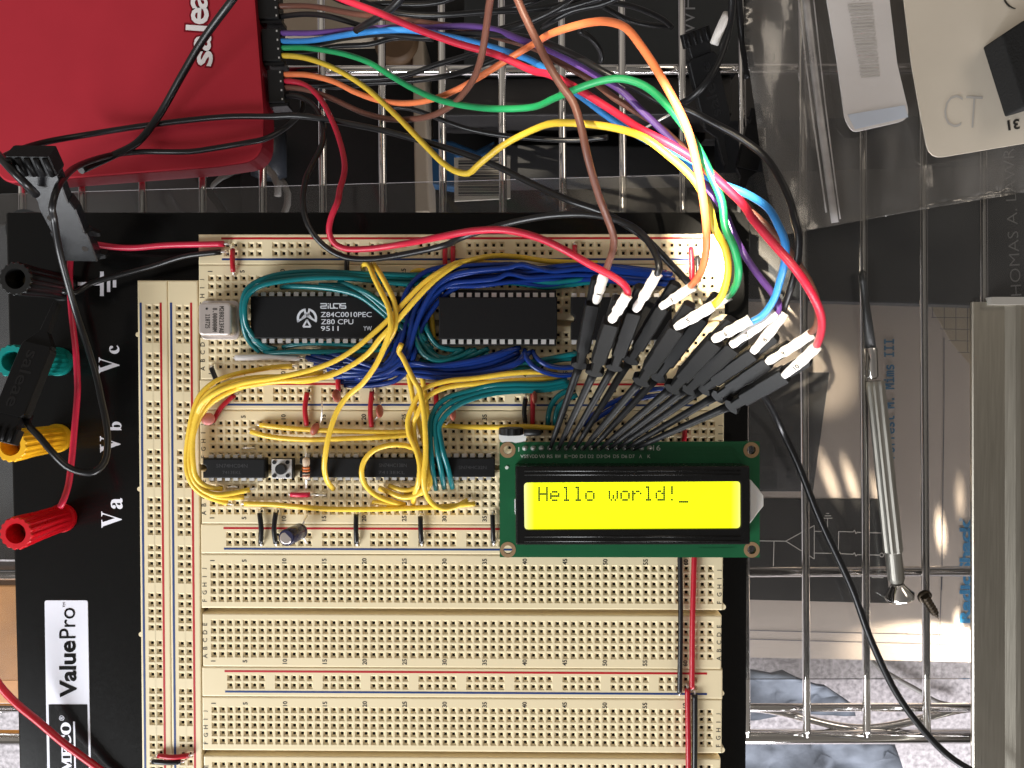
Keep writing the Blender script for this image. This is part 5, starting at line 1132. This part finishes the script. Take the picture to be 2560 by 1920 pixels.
hook('teal wire running level below the processor chip', [('c11', [(572, 1262, .8), (640, 1270, 2), (800, 1262, 3), (1100, 1262, 3), (1350, 1255, 3), (1600, 1240, 2.5), (1800, 1260, 2)])], 'wire_teal', GT)
hook('teal wire arched close under the processor chip pins', [('c11', [(720, 1228, .8), (800, 1210, 2), (950, 1194, 2.5), (1200, 1204, 2.5), (1400, 1218, 2.5), (1620, 1200, 2), (1800, 1260, 2)])], 'wire_teal', GT)
for i, (lab, ps) in enumerate((
    ('teal wire curving past the socket end, outermost', [(120, 560, 3), (180, 700, 4), (220, 850, 4), (300, 960, 3), (400, 992, 2.5), (510, 992, 1.5)]),
    ('teal wire curving past the socket end, second', [(60, 620, 4), (130, 800, 5), (190, 960, 4), (280, 1040, 3.5), (370, 1058, 3), (450, 1020, 2.5), (500, 992, 2)]),
    ('teal wire curving past the socket end, third', [(40, 700, 5), (110, 880, 5), (190, 1030, 5), (300, 1078, 4.5), (420, 1066, 4), (540, 1020, 3), (600, 992, 2)]),
    ('teal wire curving past the socket end, fourth and lowest', [(60, 560, 2), (150, 740, 3), (170, 900, 3), (230, 1010, 4), (360, 1090, 3.5), (520, 1060, 3), (640, 1010, 2.5), (700, 985, 2)]),
    ('teal wire between the socket and the first blue strand', [(700, 1020, 2), (620, 1070, 2), (480, 1100, 2), (300, 1112, 2), (150, 1080, 2)]),
    ('teal wire running from under the blue wires to the clips', [(640, 1150, 2), (850, 1130, 3), (1050, 1090, 4), (1200, 1060, 4), (1400, 1020, 4)]),
    ('teal wire just below the one running to the clips', [(700, 1190, 2), (900, 1150, 2.5), (1100, 1110, 3), (1250, 1075, 3.5), (1420, 1060, 3)]),
    ('teal wire above the socket going under the red clip', [(700, 480, 2), (850, 462, 3), (1000, 478, 3.5), (1150, 500, 3), (1350, 480, 3), (1500, 460, 3), (1650, 470, 2)]),
    ('teal wire above the socket, lower strand by the twisted blue', [(820, 440, 3), (1000, 440, 4), (1200, 460, 4), (1400, 440, 4), (1600, 430, 3)]))):
    hook(lab, [('c12', ps)], 'wire_teal', GT, r=.85)
hook('teal wire of the lower bend, outer of three ending near row C', [('c12', [(1320, 1232, 4), (1150, 1262, 5), (900, 1262, 6), (700, 1275, 6), (540, 1320, 6), (380, 1370, 6), (290, 1440, 6.5), (240, 1560, 7)]), ('c20', [(1945, 720, 7), (1950, 850, 7), (1965, 1000, 5.5), (1992, 1148, 1.5)])], 'wire_teal', GT, r=.85)
hook('teal wire of the lower bend, middle of three ending near row C', [('c12', [(1340, 1250, 3), (1150, 1290, 4), (900, 1295, 5), (720, 1305, 5.5), (560, 1350, 6), (420, 1400, 6.5), (320, 1480, 7), (275, 1580, 7)]), ('c20', [(1990, 740, 7), (2005, 860, 7), (2030, 990, 5.5), (2055, 1138, 1.5)])], 'wire_teal', GT, r=.85)
hook('teal wire of the lower bend, inner of three ending near row C', [('c12', [(1360, 1270, 2.5), (1150, 1310, 3.5), (950, 1320, 4), (760, 1335, 5), (600, 1372, 6), (460, 1430, 6.5), (360, 1510, 7), (310, 1600, 7)]), ('c20', [(2030, 760, 7), (2050, 860, 7), (2085, 980, 5.5), (2122, 1138, 1.5)])], 'wire_teal', GT, r=.85)
hook('teal wire dropping beside the clip necks, first', [('c12', [(1340, 1310, 3), (1260, 1350, 3), (1195, 1430, 3), (1172, 1510, 2.5), (1168, 1590, .8)])], 'wire_teal', GT, r=.85)
hook('teal wire dropping beside the clip necks, second', [('c12', [(1400, 1350, 3), (1310, 1390, 3), (1250, 1450, 3), (1230, 1520, 2.5), (1225, 1600, .8)])], 'wire_teal', GT, r=.85)
# blue
for lab, segs in (
    ('blue wire, upper strand of the bundle above the socket', [('c12', [(2150, 395, 3), (1900, 370, 4), (1560, 328, 6), (1300, 340, 6), (1100, 380, 5), (900, 330, 7), (700, 322, 8), (450, 345, 8), (300, 420, 8), (190, 540, 8), (110, 700, 7.5), (80, 850, 7), (40, 1000, 6), (-60, 1110, 5), (-250, 1160, 3), (-480, 1165, 2)])]),
    ('blue wire with a bright highlight rounding the socket corner', [('c12', [(2100, 420, 2), (1700, 360, 5), (1500, 345, 6.5), (1200, 372, 6.5), (1050, 340, 8), (960, 318, 9), (850, 345, 9), (640, 362, 9), (420, 400, 9.5), (290, 490, 9.5), (210, 610, 9), (150, 740, 8), (105, 880, 7), (60, 1020, 6), (-40, 1120, 5), (-300, 1190, 3.5), (-520, 1210, 2)])]),
    ('blue wire, twisted strand dipping over the teal above the socket', [('c12', [(2000, 445, 2), (1650, 410, 4), (1400, 400, 5), (1180, 410, 6), (1000, 420, 7), (860, 392, 8), (760, 432, 8), (560, 452, 7.5), (400, 470, 7.5), (270, 560, 8), (170, 700, 8), (120, 830, 7), (90, 940, 6.5), (40, 1060, 6), (-100, 1170, 5), (-350, 1220, 3)])]),
    ('blue wire, lowest strand hugging the socket edge', [('c12', [(1900, 470, 1.5), (1500, 440, 3), (1250, 440, 4), (1000, 445, 5), (820, 462, 6.5), (620, 488, 6.5), (440, 490, 6.5), (310, 510, 7), (200, 640, 7), (60, 780, 6), (-20, 920, 5.5), (-60, 1040, 5), (-160, 1140, 4), (-420, 1170, 3), (-570, 1150, 1)])]),
    ('blue wire weaving between the upper strands of the bundle', [('c12', [(2050, 405, 2.5), (1750, 380, 4), (1400, 360, 5), (1120, 365, 6), (960, 385, 6.5), (800, 340, 7.5), (560, 385, 8), (380, 430, 8), (250, 520, 8), (130, 560, 7), (60, 720, 6.5), (20, 900, 6), (-60, 1080, 5.5), (-220, 1180, 4), (-480, 1200, 2.5)])]),
    ('blue wire, thin outer strand along the number row', [('c12', [(2100, 380, 3), (1700, 335, 5), (1350, 325, 5.5), (1080, 350, 6), (880, 318, 6.5), (640, 335, 6), (420, 330, 6), (220, 370, 6), (120, 440, 6), (40, 560, 6), (-10, 740, 5.5), (-60, 900, 5), (-130, 1040, 4.5), (-300, 1120, 3.5), (-500, 1140, 1.5)])]),
    ('blue wire under the socket rising to its lower pins', [('c11', [(920, 1320, 1), (1050, 1345, 3), (1300, 1390, 4), (1600, 1420, 4)]), ('c12', [(150, 1165, 4), (400, 1190, 4), (650, 1172, 4.5), (820, 1130, 5), (940, 1080, 5), (985, 1010, 3)])]),
    ('blue wire, shiny strand sagging below the socket', [('c11', [(905, 1305, 1), (1000, 1330, 2), (1250, 1360, 3), (1550, 1380, 3.5), (1750, 1350, 4)]), ('c12', [(250, 1118, 4.5), (450, 1100, 5), (650, 1060, 5), (820, 1010, 4), (950, 975, 2)])]),
    ('blue wire sagging lowest below the socket toward the yellow wires', [('c11', [(1050, 1280, 2), (1200, 1300, 4), (1400, 1370, 5), (1700, 1430, 4)]), ('c12', [(200, 1205, 4), (420, 1212, 4), (620, 1198, 4.5), (820, 1150, 5), (950, 1090, 5), (1030, 1010, 3)])]),
    ('blue wire turning from the socket pins down to the clips, outer', [('c12', [(985, 995, 2), (1000, 1060, 5), (1060, 1130, 6), (1160, 1175, 6), (1280, 1195, 5), (1400, 1185, 4)])]),
    ('blue wire turning from the socket pins down to the clips, inner', [('c12', [(1045, 1005, 2), (1080, 1060, 5), (1150, 1110, 6), (1260, 1135, 5), (1400, 1130, 4)])]),
    ('blue wire in shade between the clip necks, upper', [('c13', [(300, 1590, 2), (420, 1480, 4), (560, 1400, 5), (740, 1330, 5), (960, 1300, 4), (1100, 1320, 2)])]),
    ('blue wire in shade between the clip necks, lower', [('c13', [(330, 1610, 2), (440, 1520, 4), (600, 1430, 5), (800, 1370, 5), (1000, 1340, 3)])])):
    hook(lab, segs, 'wire_blue', GB, r=.80)
def off(segs, dx, dy, dz): return [(c, [(x + dx, y + dy, max(.6, z + dz)) for x, y, z in ps]) for c, ps in segs]
UB = [('c12', [(2150, 395, 3), (1900, 375, 4), (1560, 345, 5), (1300, 362, 5), (1100, 400, 4.5), (900, 370, 5.5), (700, 372, 6.5), (450, 395, 6.5), (320, 470, 6.5), (215, 590, 6.5), (130, 730, 6), (90, 880, 5.5), (40, 1030, 4.5), (-60, 1140, 4), (-250, 1185, 2.5), (-480, 1185, 1.5)])]
LB = [('c11', [(960, 1315, 1), (1100, 1350, 2.5), (1350, 1385, 3), (1650, 1400, 3)]), ('c12', [(180, 1145, 3), (420, 1150, 3.5), (640, 1118, 3.5), (800, 1070, 3), (940, 1010, 1.5)])]
for i, (lab, sg) in enumerate((('blue wire packed beneath the highest strand above the socket', UB), ('blue wire packed second beneath the strands above the socket', off(UB, 18, 42, -1.6)), ('blue wire packed lowest against the board above the socket', off(UB, -25, 60, -2.6)),
    ('blue wire pressed against the teal strands above the socket', off(UB, 40, 88, -1.2)), ('blue wire packed between the strands sagging below the socket', LB), ('blue wire packed lowest between the strands below the socket', off(LB, 10, 35, -.6)), ('blue wire packed highest between the strands below the socket', off(LB, -12, -32, .8)))):
    hook(lab, sg, 'wire_blue', GB, r=.84)
TL = [('c11', [(640, 1255, .8), (540, 1215, 2), (450, 1130, 3), (405, 1000, 4), (404, 870, 5), (445, 765, 5), (560, 700, 4.5), (800, 655, 4.2), (1100, 650, 4.2), (1500, 678, 4), (1900, 690, 3.2), (2212, 680, 2.6)])]
TR = [('c12', [(80, 600, 2), (140, 760, 3), (185, 920, 3), (260, 1020, 2.8), (370, 1075, 2.6), (480, 1040, 2.2), (560, 992, 1.4)])]
for lab, sg in (('teal wire packed under the loop round the processor chip', TL), ('teal wire packed third under the loop round the processor chip', off(TL, 12, 26, -1.2)), ('teal wire packed between those curving past the socket end', TR), ('teal wire packed lowest between those curving past the socket end', off(TR, 30, 28, -.5))):
    hook(lab, sg, 'wire_teal', GT, r=.85)
# yellow
for lab, segs, tips in (
    ('yellow wire ending bare at row A, outermost of the bend round the short chip', [('c20', [(855, 175, 1), (740, 180, 2), (600, 200, 3.5), (400, 240, 5), (240, 300, 6), (130, 400, 6.5), (75, 530, 6), (35, 720, 5), (18, 900, 4), (30, 1030, 4), (80, 1130, 3.5), (160, 1195, 3), (250, 1230, 2), (345, 1258, 1)])], (0, 1)),
    ('yellow wire, second strand of the bend with its end near row C', [('c20', [(1200, 215, 6), (1000, 290, 6), (800, 292, 6), (560, 290, 6), (380, 330, 7), (230, 400, 7.5), (140, 500, 7), (80, 640, 6), (50, 820, 5), (45, 960, 4.5), (80, 1080, 4), (160, 1160, 3.5), (260, 1190, 3), (380, 1180, 2), (520, 1150, 1)])], (1,)),
    ('yellow wire, inner strand of the bend ending beside the short chip', [('c20', [(1100, 225, 5), (800, 255, 6), (560, 265, 7), (360, 305, 8), (210, 375, 8.5), (140, 460, 8), (90, 590, 7), (68, 760, 6), (70, 920, 5.5), (90, 1040, 4.5), (150, 1110, 3.5), (230, 1140, 2.5), (300, 1145, 1)])], ()),
    ('yellow wire of the bend that ends by the level yellow wire', [('c20', [(700, 275, 4), (500, 325, 5), (320, 400, 5.5), (200, 480, 5.5), (115, 600, 5), (55, 800, 4), (50, 1000, 3.5), (110, 1130, 3), (220, 1195, 2.5), (340, 1215, 2), (475, 1208, 1)])], (1,)),
    ('yellow wire sweeping from the bend up over the blue bundle to the clips', [('c20', [(100, 560, 7), (140, 470, 8.5), (250, 385, 9.5), (450, 310, 9.5), (750, 262, 9), (1000, 205, 9), (1200, 130, 9.5), (1360, 30, 10)]), ('c11', [(1430, 1120, 10.5), (1560, 1000, 11), (1700, 850, 11.5), (1830, 720, 11.5), (1950, 635, 11)]), ('c12', [(430, 315, 9), (560, 285, 7), (680, 258, 5), (800, 250, 4), (950, 262, 3), (1150, 292, 3), (1350, 302, 2.5), (1560, 310, 2)])], ()),
    ('yellow wire sweeping beside the long one and over the twin loop', [('c20', [(420, 345, 6), (700, 300, 7), (950, 285, 8), (1150, 250, 8), (1330, 165, 9), (1470, 60, 10)]), ('c11', [(1480, 1165, 11), (1600, 1040, 12), (1740, 880, 12.5), (1850, 760, 12), (1960, 660, 11), (2100, 570, 9)]), ('c12', [(560, 300, 5), (680, 305, 3.5), (800, 320, 2)])], ()),
    ('yellow wire of the twin loop crossing the others and hanging to the lower chips', [('c11', [(1350, 600, 2), (1362, 572, 4), (1395, 575, 6), (1440, 680, 9), (1500, 800, 11), (1555, 920, 13), (1570, 1050, 14), (1530, 1200, 13), (1450, 1370, 12), (1340, 1520, 11)]), ('c20', [(1300, 405, 10), (1215, 520, 10), (1155, 680, 10), (1120, 850, 9.5), (1108, 980, 8), (1130, 1080, 5), (1180, 1145, 1)])], ()),
    ('yellow wire, second strand of the twin loop ending in the blue bundle', [('c11', [(1415, 595, 3), (1430, 570, 5), (1470, 620, 8), (1540, 740, 11), (1595, 860, 12), (1612, 980, 12.5), (1600, 1080, 12), (1550, 1180, 9), (1500, 1260, 6)])], ()),
    ('yellow wire running long from the blue bundle down to the level wire', [('c11', [(1655, 1200, 9), (1635, 1260, 8), (1660, 1300, 8), (1700, 1380, 8.5), (1760, 1500, 9)]), ('c20', [(1855, 350, 9), (1890, 520, 9), (1905, 700, 9), (1908, 900, 8.5), (1892, 1050, 8), (1900, 1150, 7), (1950, 1250, 5), (2040, 1300, 3.5), (2130, 1290, 2.5), (2240, 1235, 1)])], (1,)),
    ('yellow wire in row J, upper of the two level wires beside the disc capacitor', [('c20', [(602, 640, 1), (720, 655, 1.8), (950, 675, 2), (1300, 690, 2.2), (1600, 698, 2.2), (1800, 690, 2)])], (0,)),
    ('yellow wire in row I, lower of the two level wires, sagging', [('c20', [(530, 692, 1), (620, 720, 2.2), (750, 742, 2.8), (1000, 756, 3), (1300, 746, 3), (1600, 734, 2.6), (1800, 715, 2)])], (0,)),
    ('yellow wire lying level in row B below the lower chips', [('c20', [(478, 1262, 1), (700, 1268, 1.6), (900, 1285, 2), (1150, 1304, 2.2), (1500, 1305, 2.2), (1850, 1294, 2.2), (2100, 1280, 2), (2300, 1262, 1.5)])], (0,)),
    ('yellow wire bending down from the teal bend, outer strand', [('c12', [(1240, 1175, 3), (1050, 1170, 5), (850, 1182, 6), (600, 1218, 6), (380, 1240, 6.5), (250, 1275, 7), (170, 1320, 7), (110, 1420, 7)]), ('c20', [(1768, 600, 7), (1780, 720, 7), (1830, 830, 7.5), (1862, 960, 8), (1850, 1100, 7), (1820, 1190, 4), (1812, 1265, 1)])], ()),
    ('yellow wire bending down from the teal bend, inner strand', [('c12', [(1300, 1212, 3), (1100, 1228, 4.5), (850, 1240, 5.5), (600, 1262, 6), (400, 1285, 6.5), (280, 1325, 7), (190, 1395, 7), (140, 1500, 7)]), ('c20', [(1815, 620, 6), (1825, 760, 5.5), (1870, 900, 5), (1940, 1050, 5), (1935, 1130, 4), (1870, 1180, 3), (1740, 1195, 2)])], ()),
    ('yellow wire in a round loop over the lower chip', [('c20', [(1830, 830, 5), (1740, 800, 6), (1620, 800, 7), (1500, 840, 8), (1425, 920, 8), (1402, 1020, 7.5), (1430, 1110, 6), (1510, 1190, 4.5), (1640, 1245, 3), (1740, 1268, 1)])], ()),
    ('yellow wire end in the cluster, ending on row D', [('c20', [(1545, 1140, 1), (1630, 1175, 2.5), (1730, 1212, 3.5), (1830, 1195, 4.5), (1905, 1120, 5), (1935, 1000, 5), (1925, 850, 5)])], ()),
    ('yellow wire end in the cluster, topmost by the chip pins', [('c20', [(1620, 1122, 1), (1700, 1150, 2.5), (1790, 1152, 3), (1880, 1100, 3.5), (1905, 1000, 3.5)])], ()),
    ('yellow wire end in the cluster, lowest over row B', [('c20', [(1490, 1250, .9), (1580, 1258, 1.5), (1680, 1272, 1.5), (1750, 1268, 1)])], ()),
    ('yellow wire standing straight behind the loop strands', [('c20', [(1770, 220, 4), (1800, 380, 4), (1835, 540, 4), (1880, 700, 4), (1910, 840, 3.5), (1930, 1000, 3)])], ()),
    ('yellow wire behind the teal bend dropping beside the blue bundle', [('c20', [(1880, 250, 3), (1900, 380, 3), (1920, 520, 3), (1930, 640, 3)])], ()),
    ('yellow wire lying level in row J toward the thumbwheel', [('c12', [(330, 1590, 1), (500, 1602, 1.5), (760, 1604, 1.8), (1000, 1600, 1.8), (1250, 1614, 1.5)])], ()),
    ('yellow wire standing at the end of the socket', [('c12', [(235, 560, 1), (240, 650, 2), (252, 760, 2), (262, 860, 2), (270, 930, 1)])], ()),
    ('small yellow arch by number 25 above the teal wires', [('c11', [(1735, 640, 1), (1780, 622, 2), (1830, 622, 2), (1880, 645, 1)])], ())):
    hook(lab, segs, 'wire_yellow', GY, tips, r=.82)
